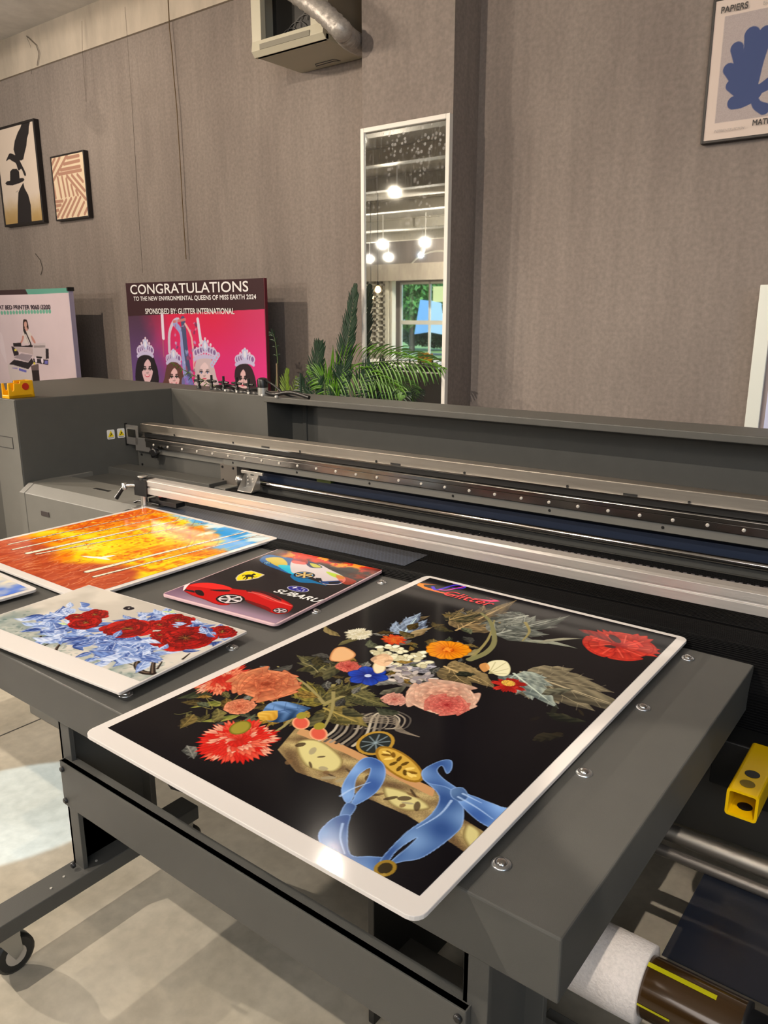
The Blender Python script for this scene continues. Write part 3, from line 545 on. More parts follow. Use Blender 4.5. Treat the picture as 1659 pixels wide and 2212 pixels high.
# ======== car print
def cars():
    TL=onZ(602,1185,ZT); TR=onZ(829,1231,ZT); BR=onZ(577,1344,ZT)
    t,c=board('display_print','dark print with two sports cars, a yellow shield and SUBARU lettering',TL,TR,BR,ZT,.01,0,.02,mat('pink_edged_board',C(226,190,196),.35),.0018,(32,28,32),margins=(.006,.006,.006,.003))
    x=c.X/c.w; y=c.Y/c.h; n=c.noise(8,31); n2=c.noise(20,32)
    A=np.zeros(c.A.shape)+np.array((34,30,33.)); k=(1-sm(0,.2,y+.0*x))*.9; A=A*(1-k[...,None])+np.array((176,146,170.))*k[...,None]; k=(1-sm(0,.3,x))*(1-sm(.1,.4,y))*.7; A=A*(1-k[...,None])+np.array((120,90,116.))*k[...,None]
    fire=sm(.0,.16,y-.76+(n-.5)*.5-.1*(x<.0))*sm(-.02,.25,x); fc=np.where((n2>.52)[...,None],np.array((250,150,30.)),np.array((206,44,14.)))
    fc=fc*(1-sm(.55,.75,n)[...,None])+np.array((60,20,14.))*sm(.55,.75,n)[...,None]; A=A*(1-fire[...,None])+fc*fire[...,None]
    c.A=A/255.; P=c.px; f=lambda pts,col,**k: c.pfill(pts,col,**k)
    Z=lambda pts: [(350+a/3.318,1170+b/3.318) for a,b in pts]
    # neon car
    f(Z([(700,130),(760,95),(860,110),(1000,140),(940,230),(830,200),(740,165)]),(30,110,190),alpha=.8); f(Z([(740,125),(850,115),(900,160),(860,190)]),(240,200,40),alpha=.8); f(Z([(830,170),(960,180),(1000,230),(930,235)]),(20,190,230),alpha=.9)
    f(Z([(930,140),(1030,150),(1130,165),(1200,200),(1300,250),(1312,285),(1250,310),(1160,305),(1100,265),(1010,230),(930,220)]),(206,196,200))
    f(Z([(1030,140),(1090,150),(1150,185),(1080,190),(1040,170)]),(30,50,90)); f(Z([(1060,155),(1110,165),(1140,185),(1085,183)]),(190,190,80)); f(Z([(1180,215),(1300,250),(1290,270),(1210,245)]),(170,200,30)); f(Z([(1130,265),(1150,285),(1290,280),(1260,305),(1150,300)]),(20,60,120)); f(Z([(1100,260),(1140,262),(1150,285),(1105,280)]),(16,20,30),smooth=False); f(Z([(1190,290),(1280,285),(1270,300),(1200,305)]),(14,20,34),smooth=False)
    f(Z([(920,250),(980,290),(1100,300),(1180,315),(1060,270),(960,230)]),(0,140,220),alpha=.7); f(Z([(1250,240),(1390,280),(1340,310),(1280,290)]),(220,60,30),alpha=.6)
    def wheel(a,b,rimc,hub,sp=6):
        o=P(*Z([a])[0]); e=P(*Z([b])[0]); r_=float(np.linalg.norm(e-o)); c.ell(o,r_,r_*.82,0,(16,14,16)); c.ell(o,r_*.82,r_*.66,0,rimc); c.ell(o,r_*.72,r_*.57,0,(40,36,40))
        for i in range(sp): a_=i*2*math.pi/sp; c.stroke([o,o+np.array([math.cos(a_)*r_*.74,math.sin(a_)*r_*.6])],(r_*.06,r_*.12),hub,smooth=False)
        c.ell(o,r_*.14,r_*.12,0,hub)
    wheel((1020,240),(1085,255),(90,160,220),(220,190,120)); wheel((752,153),(780,156),(60,120,190),(120,190,230))
    c.pfill(Z([(960,110),(1040,130),(1030,165),(930,150)]),(230,50,40),alpha=.6)
    # red car
    red=(190,12,14); f(Z([(150,345),(175,318),(230,300),(330,296),(430,310),(500,335),(620,350),(760,365),(850,405),(930,450),(936,475),(900,510),(830,520),(760,500),(600,420),(470,455),(390,450),(300,415),(210,385)]),red,edge=((110,0,4),.008))
    f(Z([(330,296),(430,310),(500,335),(470,350),(400,345),(300,330),(200,318),(240,302)]),(226,40,36)); f(Z([(600,352),(700,352),(790,375),(860,420),(780,400),(680,380)]),(70,14,22)); f(Z([(740,400),(800,395),(860,430),(800,425)]),(30,10,14)); f(Z([(640,360),(720,372),(840,420),(900,450),(760,420)]),(230,60,56),alpha=.7)
    f(Z([(235,350),(280,350),(300,370),(295,390),(250,378)]),(24,8,10)); f(Z([(160,340),(230,352),(235,368),(165,352)]),(30,20,24),smooth=False); f(Z([(345,345),(470,345),(480,358),(390,356)]),(40,14,16)); f(Z([(150,350),(165,310),(200,300),(180,322),(162,345)]),(236,226,230)); f(Z([(610,420),(760,470),(770,500),(620,440)]),(110,6,10),alpha=.8)
    c.pstroke(Z([(620,362),(720,385),(830,430),(930,462)]),.003,(240,120,110),alpha=.8)
    wheel((490,412),(590,425),(226,216,220),(216,206,210),5); wheel((848,495),(905,500),(210,190,200),(216,200,206),5)
    # yellow shield with a black horse
    f(Z([(527,262),(545,240),(600,212),(640,208),(732,236),(735,240),(690,262),(610,278),(535,283)]),(200,190,170),smooth=False); f(Z([(535,263),(550,243),(603,216),(640,212),(722,237),(686,258),(610,272),(540,278)]),(240,214,20),smooth=False)
    hb=(20,16,10)
    f(Z([(600,240),(625,236),(650,240),(655,248),(630,254),(600,252)]),hb); f(Z([(640,240),(655,230),(668,232),(672,238),(656,242),(650,248)]),hb); c.pstroke(Z([(605,250),(588,262),(580,270)]),(.004,.0015),hb); c.pstroke(Z([(610,252),(608,266),(596,274)]),(.004,.0015),hb); c.pstroke(Z([(648,248),(662,256),(680,252)]),(.004,.0015),hb); c.pstroke(Z([(640,250),(648,262),(640,268)]),(.003,.0015),hb); c.pstroke(Z([(602,244),(588,240),(576,248)]),(.004,.002),hb)
    # blue oval with stars
    o=P(*Z([(975,340)])[0]); r_=float(np.linalg.norm(P(*Z([(1056,352)])[0])-o)); c.ell(o,r_,r_*.56,0,(200,200,216)); c.ell(o,r_*.93,r_*.5,0,(40,40,140))
    def star(q,s_): c.fill([q+np.array([math.cos(a*math.pi/4),math.sin(a*math.pi/4)])*(s_ if a%2==0 else s_*.3) for a in range(8)],(220,222,240))
    star(o+np.array([-r_*.4,r_*.12]),r_*.34)
    for d_ in ((.2,.28),(.5,.12),(.1,-.2),(.35,-.25),(.62,-.15)): star(o+np.array(d_)*r_,r_*.15)
    c.build('artwork',ink,t,.0005)
    uu=np.array([*c.U]); vv=c.V
    lettering('SUBARU',onZ(593,1277,ZT)-vv*.012,uu,vv,.20,.036,mat('white_ink',(.8,.8,.8),.4),t,shear=0.25,bold=.002)
    return t
def small_left():
    TR=onZ(83,1272,ZT)[:2]; u=np.array([math.cos(-.03),math.sin(-.03)]); v=np.array([-u[1],u[0]])
    t,c=board('display_print','small landscape print with blue sky at the left edge beside the autumn print',TR-u*.75,TR,TR-v*.5,ZT,.010,0,.02,white_pl,.004,margins=(.025,.022,.03,.022))
    y=c.Y/c.h; x=c.X/c.w; n=c.noise(6,41); A=np.zeros(c.A.shape)+np.array((70,110,214.)); k=sm(.3,.6,n+.25*(1-x)); A=A*(1-k[...,None])+np.array((226,216,190.))*k[...,None]
    g=sm(-.08,.08,.45-.15*x-y+(n-.5)*.4); A=A*(1-g[...,None])+(np.array((150,70,40.))+60*c.noise(30,42)[...,None])*g[...,None]; c.A=A/255.
    c.build('artwork',ink,t,.0006); return t
# ================================================================ the room
YW=4.93; YM=4.58; YP=4.62
def plaster():
    m=bpy.data.materials.new('grey_plaster'); m.use_nodes=True; nt=m.node_tree; b=nt.nodes['Principled BSDF']; N=nt.nodes.new; K=nt.links.new
    tc=N('ShaderNodeTexCoord'); mp=N('ShaderNodeMapping'); mp.inputs['Scale'].default_value=(1.6,1.6,.45); K(tc.outputs['Object'],mp.inputs[0])
    n1=N('ShaderNodeTexNoise'); n1.inputs['Scale'].default_value=1.3; n1.inputs['Detail'].default_value=7; n1.inputs['Roughness'].default_value=.6; K(mp.outputs[0],n1.inputs['Vector'])
    mp2=N('ShaderNodeMapping'); mp2.inputs['Scale'].default_value=(14,14,1.1); K(tc.outputs['Object'],mp2.inputs[0])
    n2=N('ShaderNodeTexNoise'); n2.inputs['Scale'].default_value=1.5; n2.inputs['Detail'].default_value=8; K(mp2.outputs[0],n2.inputs['Vector'])
    n3=N('ShaderNodeTexNoise'); n3.inputs['Scale'].default_value=45; n3.inputs['Detail'].default_value=5; K(tc.outputs['Object'],n3.inputs['Vector'])
    def ramp(a,b_,fac,p0=.3,p1=.7):
        r=N('ShaderNodeValToRGB'); r.color_ramp.elements[0].position=p0; r.color_ramp.elements[1].position=p1; r.color_ramp.elements[0].color=(*a,1); r.color_ramp.elements[1].color=(*b_,1); K(fac,r.inputs[0]); return r.outputs[0]
    c1=ramp((.198,.168,.153),(.262,.226,.205),n1.outputs[0]); c2=ramp((.93,.93,.93),(1.05,1.05,1.05),n2.outputs[0]); c3=ramp((.86,.86,.86),(1.1,1.1,1.1),n3.outputs[0])
    def mul(a,b_):
        x=N('ShaderNodeMix'); x.data_type='RGBA'; x.blend_type='MULTIPLY'; x.inputs[0].default_value=1; K(a,x.inputs[6]); K(b_,x.inputs[7]); return x.outputs[2]
    K(mul(mul(c1,c2),c3),b.inputs['Base Color']); b.inputs['Roughness'].default_value=.78; b.inputs['Specular IOR Level'].default_value=.3
    bp=N('ShaderNodeBump'); bp.inputs['Strength'].default_value=.25; bp.inputs['Distance'].default_value=.004; K(n3.outputs[0],bp.inputs['Height']); K(bp.outputs[0],b.inputs['Normal']); return m
PL=plaster()
def concrete():
    m=bpy.data.materials.new('polished_concrete'); m.use_nodes=True; nt=m.node_tree; b=nt.nodes['Principled BSDF']; N=nt.nodes.new; K=nt.links.new
    tc=N('ShaderNodeTexCoord'); n1=N('ShaderNodeTexNoise'); n1.inputs['Scale'].default_value=2.2; n1.inputs['Detail'].default_value=9; n1.inputs['Roughness'].default_value=.62; n1.inputs['Distortion'].default_value=.6; K(tc.outputs['Object'],n1.inputs['Vector'])
    r=N('ShaderNodeValToRGB'); r.color_ramp.elements[0].position=.3; r.color_ramp.elements[1].position=.72; r.color_ramp.elements[0].color=(.37,.33,.255,1); r.color_ramp.elements[1].color=(.58,.53,.435,1); K(n1.outputs[0],r.inputs[0])
    n2=N('ShaderNodeTexNoise'); n2.inputs['Scale'].default_value=30; n2.inputs['Detail'].default_value=6; K(tc.outputs['Object'],n2.inputs['Vector'])
    r2=N('ShaderNodeValToRGB'); r2.color_ramp.elements[0].position=.3; r2.color_ramp.elements[0].color=(.88,.88,.88,1); r2.color_ramp.elements[1].color=(1.06,1.06,1.06,1); r2.color_ramp.elements[1].position=.7; K(n2.outputs[0],r2.inputs[0])
    x=N('ShaderNodeMix'); x.data_type='RGBA'; x.blend_type='MULTIPLY'; x.inputs[0].default_value=1; K(r.outputs[0],x.inputs[6]); K(r2.outputs[0],x.inputs[7]); K(x.outputs[2],b.inputs['Base Color'])
    mr=N('ShaderNodeMapRange'); mr.inputs[3].default_value=.3; mr.inputs[4].default_value=.55; K(n1.outputs[0],mr.inputs[0]); K(mr.outputs[0],b.inputs['Roughness']); return m
def struct(name,mb,m,bevel=0,**k): return mb.build(name,m,None,bevel=bevel,kind='structure',**k)
XL,XR,YB,ZC=-22.5,4.6,-17.2,2.82
struct('floor',MB().box(XL,XR,YB,YW,FL-.1,FL),concrete())
struct('wall_back',MB().box(XL,XR,YW,YW+.15,FL,ZC),PL)
struct('wall_left',MB().box(XL-.15,XL,YB,YW+.15,FL,ZC),PL)
struct('wall_right',MB().box(XR,XR+.15,YB,YW+.15,FL,ZC),PL)
WX0,WX1,WZ=-19.42,-14.6,1.17
mb=MB(); mb.box(XL,WX0,YB-.15,YB,FL,ZC); mb.box(WX1,XR,YB-.15,YB,FL,ZC); mb.box(WX0,WX1,YB-.15,YB,WZ,ZC)
struct('wall_front',mb,PL)
struct('wall_pillar',MB().box(-3.735,-2.985,YP,YW,FL,ZC),PL)
struct('ceiling',MB().box(XL,XR,YB,YW,ZC,ZC+.1),mat('ceiling_paint',(.6,.57,.53),.8,noise=.15,nscale=3))
cream=mat('stained_cream_paint',(.44,.385,.32),.65,noise=.22,nscale=2.5,bump=.3,bscale=30,stretch=(1,1,.3))
struct('trim_1',MB().box(XL,-4.6,YW-.03,YW,2.455,ZC),cream)
joint=mat('floor_joint',(.05,.045,.04),.8)
struct('trim_2',MB().box(-3.293,-3.287,-2,YW-.05,FL,FL+.0012),joint); struct('trim_3',MB().box(-9,1,-.2,-.194,FL,FL+.0012),joint)
struct('baseboard_back',MB().box(XL,-3.735,YW-.015,YW,FL,FL+.1),mat('grey_skirting',(.2,.18,.16),.5))
# cracks, pipe and loose cable on the wall
crk=mat('rust_stain',(.12,.075,.03),.8); crk2=mat('plaster_crack',(.12,.10,.085),.8)
def wallline(px,m,r,name,label,cat,y=YW):
    p=[onY(a,b,y-.003) for a,b in px]; return MB().tube(p,r,6,smooth=False).build(name,m,None,label=label,cat=cat)
wallline([(362,-20),(366,60),(372,120),(375,160),(382,235),(388,330),(396,470),(402,560)],crk,.004,'wall_cable','thin brown stained cable running down the left wall from the cream beam','cable',YW-.03)
for pp in ([(58,80),(66,100),(68,160)],[(177,45),(178,110),(186,220)],[(270,15),(277,110),(287,260),(300,470),(308,590)]): 
    p=[onY(a,b,YW-.031 if b<130 else YW-.002) for a,b in pp]; struct('trim_4',MB().tube(p,.0014,5),crk2)
wallline([(57,78),(78,98),(84,115),(80,142)],mat('grey_wire',(.2,.17,.14),.6),.004,'loose_wire','short curved wire hanging below the ceiling on the cream beam','wire',YW-.04)
wallline([(76,548),(87,562),(92,580),(88,594)],mat('dark_hair_crack',(.06,.05,.04),.7),.003,'hanging_thread','small dark curved thread on the wall below the striped picture','wire',YW-.005)
# steel ceiling beams (seen in the mirror)
bm_=mat('cream_beam_paint',(.55,.52,.45),.6)
for i,y in enumerate((1.6,-.6,-2.6,-5.0,-8.0,-11.5,-14.8)):
    o=MB().box(-20,-1.5,y-.12,y+.12,ZC-.30,ZC-.27).box(-20,-1.5,y-.02,y+.02,ZC-.27,ZC).box(-20,-1.5,y-.12,y+.12,ZC-.03,ZC).build('ceiling_beam',bm_,None,label='cream steel ceiling beam running across the hall, reflected in the mirror',cat='beam',group='steel beams under the ceiling')
MB().box(-20.3,-15.6,-16.3,-16.1,1.2,1.82).build('lintel_panel',cream,None,bevel=.004,label='cream lintel panel above the shop window, reflected in the mirror',cat='panel')
# shop window and breeze blocks
wf=thing('window_1',(-17.0,YB,FL),None,None); wf['kind']='structure'
for k in ('label','category'):
    if k in wf: del wf[k]
fr=MB(); fr.box(WX0,WX1,YB-.08,YB,WZ-.08,WZ); fr.box(WX0,WX1,YB-.08,YB,FL,FL+.05)
for x in (WX0,-18.02,-16.6,-15.1): fr.box(x,x+.08,YB-.08,YB,FL,WZ)
fr.box(WX0,WX1,YB-.075,YB-.005,-.47,-.31); fr.build('window_frame',mat('cream_window_frame',(.66,.64,.56),.4),wf)
gl=mat('window_glass',(1,1,1),.02)
gt=gl.node_tree; t1_=gt.nodes.new('ShaderNodeBsdfTransparent'); t1_.inputs[0].default_value=(.93,.97,.97,1); g1_=gt.nodes.new('ShaderNodeBsdfGlossy'); g1_.inputs['Roughness'].default_value=.02; m1_=gt.nodes.new('ShaderNodeMixShader'); m1_.inputs[0].default_value=.07
gt.links.new(t1_.outputs[0],m1_.inputs[1]); gt.links.new(g1_.outputs[0],m1_.inputs[2]); gt.links.new(m1_.outputs[0],gt.nodes['Material Output'].inputs[0])
B('window_glass',gl,wf,WX0,WX1,YB-.045,YB-.04,FL,WZ,0)
blk=mat('breeze_block_paint',(.7,.66,.55),.6)
bs=thing('breeze_block_screen',(-20.3,-16.6,FL),'cream breeze block screen of square openings beside the shop window, seen in the mirror','screen')
mb=MB(); n=14; hz=(1.3-FL)/n; wx=1.6/4.5
for i in range(6):
    x=-21.15+i*.36; mb.box(x-.045,x+.045,-16.75,-16.5,FL,1.3)
for j in range(n+1): z=FL+j*hz; mb.box(-21.2,-19.5,-16.75,-16.5,z-.035,z+.035)
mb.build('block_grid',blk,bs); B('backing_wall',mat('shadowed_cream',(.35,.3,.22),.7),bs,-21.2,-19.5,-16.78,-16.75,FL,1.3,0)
B('side_pier',blk,bs,-19.62,-19.46,-16.8,-16.45,FL,1.25,0)
# arch moulding on the far wall
pts=[(-17.6+1.5*math.cos(a),YB+.03,1.35+.95*math.sin(a)) for a in np.linspace(.2,math.pi-.2,20)]
MB().tube(pts,.035,6).build('wall_arch',bm_,None,label='curved arch moulding above the shop window in the mirror',cat='moulding')
# outside: lawn, hedge, tree, hanging banners
struct('floor_outside',MB().box(-60,30,-70,YB-.15,FL-.3,FL-.08),mat('lawn',(.16,.24,.05),.9,noise=.5,nscale=8,bump=.6,bscale=40))
def foliage(name,cx,cy,cz,rx,ry,rz,n,m,label,cat,sz=.14,trunk=True):
    t=thing(name,(cx,cy,FL),label,cat); r=random.Random(int(abs(cx*100))); mb=MB()
    for i in range(n):
        d=np.array([r.gauss(0,1) for _ in range(3)]); d/=np.linalg.norm(d); q=r.random()**.33; p=np.array([cx+d[0]*rx*q,cy+d[1]*ry*q,max(cz+d[2]*rz*q,FL)])
        a=np.array([r.gauss(0,1) for _ in range(3)]); a/=np.linalg.norm(a); b=np.cross(a,[r.gauss(0,1) for _ in range(3)]); b/=np.linalg.norm(b); s_=sz*r.uniform(.6,1.5)
        mb.add([p-a*s_,p+b*s_*.45,p+a*s_,p-b*s_*.45],[(0,1,2,3)])
    mb.build('foliage',m,t)
    if trunk: MB().tube([(cx,cy,FL-.1),(cx+.05,cy,cz)],[.16,.08],8).build('trunk',mat('bark',(.06,.045,.03),.9),t)
lf1=mat('tree_leaf',(.10,.26,.04),.5,noise=.4,nscale=3); lf2=mat('hedge_leaf',(.04,.10,.03),.6,noise=.4,nscale=5)
foliage('garden_tree',-23.6,-23.9,1.0,2.0,1.3,1.9,6500,lf1,'leafy green tree outside the shop window, seen in the mirror','tree')
foliage('garden_tree',-20.6,-28.0,1.6,2.6,1.3,2.2,5200,lf1,'second tree behind the hanging outdoor banners, seen in the mirror','tree')
foliage('garden_hedge',-22,-26.0,-1.15,5.,.5,.7,7000,lf2,'dark clipped hedge across the lawn outside the window in the mirror','hedge',.1,False)
MB().box(-34,-8,-21.8,-21.5,FL-.1,FL+.0).build('kerb',mat('kerb_stone',(.2,.2,.22),.8),None,label='dark kerb strip across the lawn outside the window in the mirror',cat='kerb')
BX=-2.45; ob=thing('outdoor_banner',(-17.5+BX,-20.2,FL),'white and blue double flag banner on a dark post outside the window','banner')
MB().tube([(-17.55+BX,-20.2,FL),(-17.55+BX,-20.2,1.3)],.04,8).build('post',blackm,ob)
MB().prism([(-18.35,-.95),(-17.6,-.85),(-17.6,.5),(-18.05,.55)],-20.2,-20.17,lambda a,b,h:(a+BX,h,b)).build('flag',mat('blue_white_flag',(.25,.5,.85),.6,emit=None),ob)
MB().prism([(-17.5,-.85),(-16.75,-.95),(-16.95,.4),(-17.5,.5)],-20.2,-20.17,lambda a,b,h:(a+BX,h,b)).build('flag',mat('pale_blue_flag',(.55,.75,.95),.6),ob)
B('flag',mat('yellow_flag',(.85,.75,.3),.6),ob,-17.4+BX,-16.5+BX,-20.25,-20.22,.45,1.1,0)
# ================================================================ lamps
def spotlight(i,p,t,e,cone,blend,rad,col):
    p=np.array(p,float); t=np.array(t,float); d=t-p; d/=np.linalg.norm(d)
    lab=LAMPLAB[i]; th=thing('track_spotlight',p,lab,'spotlight','track spotlights under the ceiling')
    ROOT[th.name]=W(p)
    MB().lathe(p-d*.26,d,[(0,.05),(.02,.075),(.2,.085),(.25,.09),(.25,.07),(.2,.062)],18).build('lamp_housing',whitem,th)
    MB().lathe(p-d*.055,d,[(0,.06),(.004,.06)],18).build('lamp_lens',mat('lamp_lens',(1,1,1),.3,emit=tuple(col),estr=30),th)
    MB().tube([p-d*.15,(p[0]-d[0]*.15,p[1]-d[1]*.15,ZC-.2),(p[0]-d[0]*.15,p[1]-d[1]*.15,ZC)],.014,8).build('stem',whitem,th)
    l=bpy.data.lights.new('lamp_light','SPOT'); l.energy=e; l.spot_size=math.radians(cone*1.25); l.spot_blend=blend; l.shadow_soft_size=rad*S; l.color=col
    o=bpy.data.objects.new('lamp_light',l); COL.objects.link(o); o.parent=th; pl=W(p+d*.01); o.location=pl-ROOT[th.name]
    o.rotation_euler=Vector(d).to_track_quat('-Z','Y').to_euler()
LAMPLAB=['white track spotlight above the photographer aimed at the flower print','white track spotlight high on the left aimed at the printer','white track spotlight left of the banners aimed at the left wall','white track spotlight over the printer aimed at the right wall','white track spotlight close to the wall, glinting on the white print border','bright white spotlight in the upper half of the mirror','white track spotlight nearest the right wall','spotlight on the left of the upper pair in the mirror','spotlight on the right of the upper pair in the mirror','spotlight right of the lower warm pair in the mirror','leftmost spotlight of the lower warm pair in the mirror','cool spotlight aimed down beside the warm ones in the mirror','added far left spotlight lighting the floor under the table','added narrow spotlight right of the camera lighting the roller stand','added narrow cool spotlight imitating a daylight patch on the floor at left','added spotlight close to the shop window wall, brightening the hall','added spotlight behind the steel beams, turned up to brighten the ceiling','added spotlight turned up to brighten the ceiling above the bird picture']
for i,sp in enumerate(SPOTS): spotlight(i,*sp)
for i,(a,b,yv,lab) in enumerate(((815,624,15.,'lower bare pendant bulb on a long black cord in the mirror'),(800,641,17.,'further pendant bulb with a small dish shade in the mirror'))):
    q=onY(a,b,yv); q[1]=2*YM-q[1]; th=thing('pendant_lamp',q,lab,'pendant lamp')
    MB().lathe(q-np.array([0,0,.09]),(0,0,1),[(0,.02),(.03,.06),(.08,.07),(.12,.05),(.15,.03)],14).build('bulb',mat('warm_bulb',(1,.8,.5),.3,emit=(1,.62,.3),estr=14),th)
    MB().lathe(q+np.array([0,0,.06]),(0,0,1),[(0,.035),(.1,.03),(.12,.01)],10).build('socket',blackp,th); MB().tube([q+np.array([0,0,.15]),(q[0],q[1],ZC)],.008,6).build('cord',blackp,th)
# ================================================================ wall things
# mirror
mr=thing('wall_mirror',(-3.28,YM,-1.3),'tall narrow mirror with a white frame on the pillar, reflecting the hall','mirror')
mx0,mx1,mz0,mz1=-3.70,-2.985,-1.25,1.238
mx0=onY(778,278,YM)[0]; mx1=onY(972,243,YM)[0]; mz1=onY(778,278,YM)[2]
mb=MB(); w_=.03
for a in ((mx0,mx0+w_,mz0,mz1),(mx1-w_,mx1,mz0,mz1),(mx0+w_,mx1-w_,mz1-w_,mz1),(mx0+w_,mx1-w_,mz0,mz0+w_)): mb.box(a[0],a[1],YM,YP,a[2],a[3])
mb.build('mirror_frame',whitem,mr,bevel=.003)
def mirror_mat():
    m=bpy.data.materials.new('spotted_mirror'); m.use_nodes=True; nt=m.node_tree; b=nt.nodes['Principled BSDF']; N=nt.nodes.new; K=nt.links.new
    b.inputs['Metallic'].default_value=1; b.inputs['Roughness'].default_value=.015; b.inputs['Base Color'].default_value=(.86,.9,.88,1)
    d=N('ShaderNodeBsdfDiffuse'); d.inputs[0].default_value=(.62,.62,.62,1)
    tc=N('ShaderNodeTexCoord'); v=N('ShaderNodeTexVoronoi'); v.inputs['Scale'].default_value=34; v.inputs['Randomness'].default_value=1; K(tc.outputs['Object'],v.inputs['Vector'])
    n=N('ShaderNodeTexNoise'); n.inputs['Scale'].default_value=5; n.inputs['Detail'].default_value=6; K(tc.outputs['Object'],n.inputs['Vector'])
    mp=N('ShaderNodeMapping'); mp.inputs['Scale'].default_value=(60,1,2.5); K(tc.outputs['Object'],mp.inputs[0]); n2=N('ShaderNodeTexNoise'); n2.inputs['Scale'].default_value=1.5; K(mp.outputs[0],n2.inputs['Vector'])
    r=N('ShaderNodeMapRange'); r.inputs[1].default_value=.42; r.inputs[2].default_value=.25; r.inputs[3].default_value=0; r.inputs[4].default_value=1; K(v.outputs['Distance'],r.inputs[0])
    r2=N('ShaderNodeMapRange'); r2.inputs[1].default_value=.45; r2.inputs[2].default_value=.62; K(n.outputs[0],r2.inputs[0])
    sx=N('ShaderNodeSeparateXYZ'); K(tc.outputs['Object'],sx.inputs[0]); r3=N('ShaderNodeMapRange'); r3.inputs[1].default_value=1.35; r3.inputs[2].default_value=2.3; K(sx.outputs[2],r3.inputs[0])
    a=N('ShaderNodeMath'); a.operation='MULTIPLY'; K(r.outputs[0],a.inputs[0]); K(r2.outputs[0],a.inputs[1])
    r4=N('ShaderNodeMapRange'); r4.inputs[1].default_value=.5; r4.inputs[2].default_value=.75; r4.inputs[4].default_value=.25; K(n2.outputs[0],r4.inputs[0])
    a1=N('ShaderNodeMath'); a1.operation='ADD'; K(a.outputs[0],a1.inputs[0]); K(r4.outputs[0],a1.inputs[1])
    a2=N('ShaderNodeMath'); a2.operation='MULTIPLY'; K(a1.outputs[0],a2.inputs[0]); K(r3.outputs[0],a2.inputs[1]); a3=N('ShaderNodeMath'); a3.operation='MULTIPLY_ADD'; a3.inputs[1].default_value=.55; a3.inputs[2].default_value=.02; K(a2.outputs[0],a3.inputs[0])
    mx=N('ShaderNodeMixShader'); K(a3.outputs[0],mx.inputs[0]); K(b.outputs[0],mx.inputs[1]); K(d.outputs[0],mx.inputs[2]); K(mx.outputs[0],nt.nodes['Material Output'].inputs[0]); return m
B('mirror_glass',mirror_mat(),mr,mx0+w_*.8,mx1-w_*.8,YM+.012,YM+.018,mz0+w_*.8,mz1-w_*.8,0)
# air conditioner
ac=thing('air_conditioner',(-4.2,4.7,1.8),'cream cabinet air conditioner with dark opening, high on the wall beside the pillar','air conditioner')
acm=mat('cream_cabinet_paint',(.5,.48,.38),.45); q0=4.433; ax0,ax1=-4.61,-3.915; az=1.80
B('cabinet_base',acm,ac,ax0+.02,ax1,q0+.02,YW,az,az+.04,.004)
mb=MB(); mb.prism([(q0+.02,az),(q0-.01,az+.035),(q0,az+.1),(q0+.05,az+.1),(q0+.05,az)],ax0,ax1,lambda a,b,h:(h,a,b)); mb.build('front_rail',acm,ac,bevel=.002)
B('front_stile',acm,ac,ax0,ax0+.095,q0,q0+.05,az+.09,2.6,.003); B('front_stile',acm,ac,ax1-.12,ax1,q0,q0+.05,az+.09,2.6,.003)
B('vent_strip',mat('grey_vent',(.2,.19,.15),.6),ac,ax0+.09,ax1-.12,q0-.014,q0-.002,az+.035,az+.07,0)
B('side_panel',mat('shaded_side_panel',(.2,.16,.11),.6),ac,ax1-.02,ax1,q0+.05,YW,az+.04,2.6,0); B('side_panel',acm,ac,ax0,ax0+.02,q0+.05,YW,az+.04,2.6,0)  # right side coloured darker than the cabinet: its shade is painted in
B('dark_back',mat('dark_cavity',(.02,.02,.02),.35),ac,ax0+.02,ax1-.02,q0+.2,q0+.22,az+.04,2.6,0)
for k in range(5):
    c0=np.array([ax0+.2+.07*k,q0+.19,az+.1+.03*k]); MB().tube([c0+np.array([.11*math.cos(a)-.0,0,.1*math.sin(a)]) for a in np.linspace(0,math.pi,12)],.003,6).build('wire_loop',mat('grey_wire2',(.12,.12,.12),.4),ac)
p=[onZ(a,b,az-.001) for a,b in ((680,140),(735,127),(728,122),(722,128))]
MB().tube([onZ(*q,az-.002) for q in ((681,139),(683,143),(722,132),(735,133-1.5),(722,128),(681,139))],.003,5).build('access_flap',mat('grey_wire2'),ac)
duct=mat('silver_foil_duct',(.42,.4,.38),.45,.5,noise=.25,nscale=30,bump=1,bscale=60)
pts=[np.array(onY(a,b,yy)) for a,b,yy in ((590,-50,4.38),(640,-15,4.36),(690,20,4.34),(735,62,4.36),(738,66,4.40),(750,80,4.48),(764,90,4.64),(779,98,4.82))]
pts=[np.array(p) for p in pts]; sp=spline(np.array(pts),False,10); rr_=[.066+.005*math.sin(i*2.4) for i in range(len(sp))]
MB().tube(sp,rr_,18).build('flexible_duct',duct,None,label='silver foil flexible duct sloping down in front of the air conditioner',cat='duct')
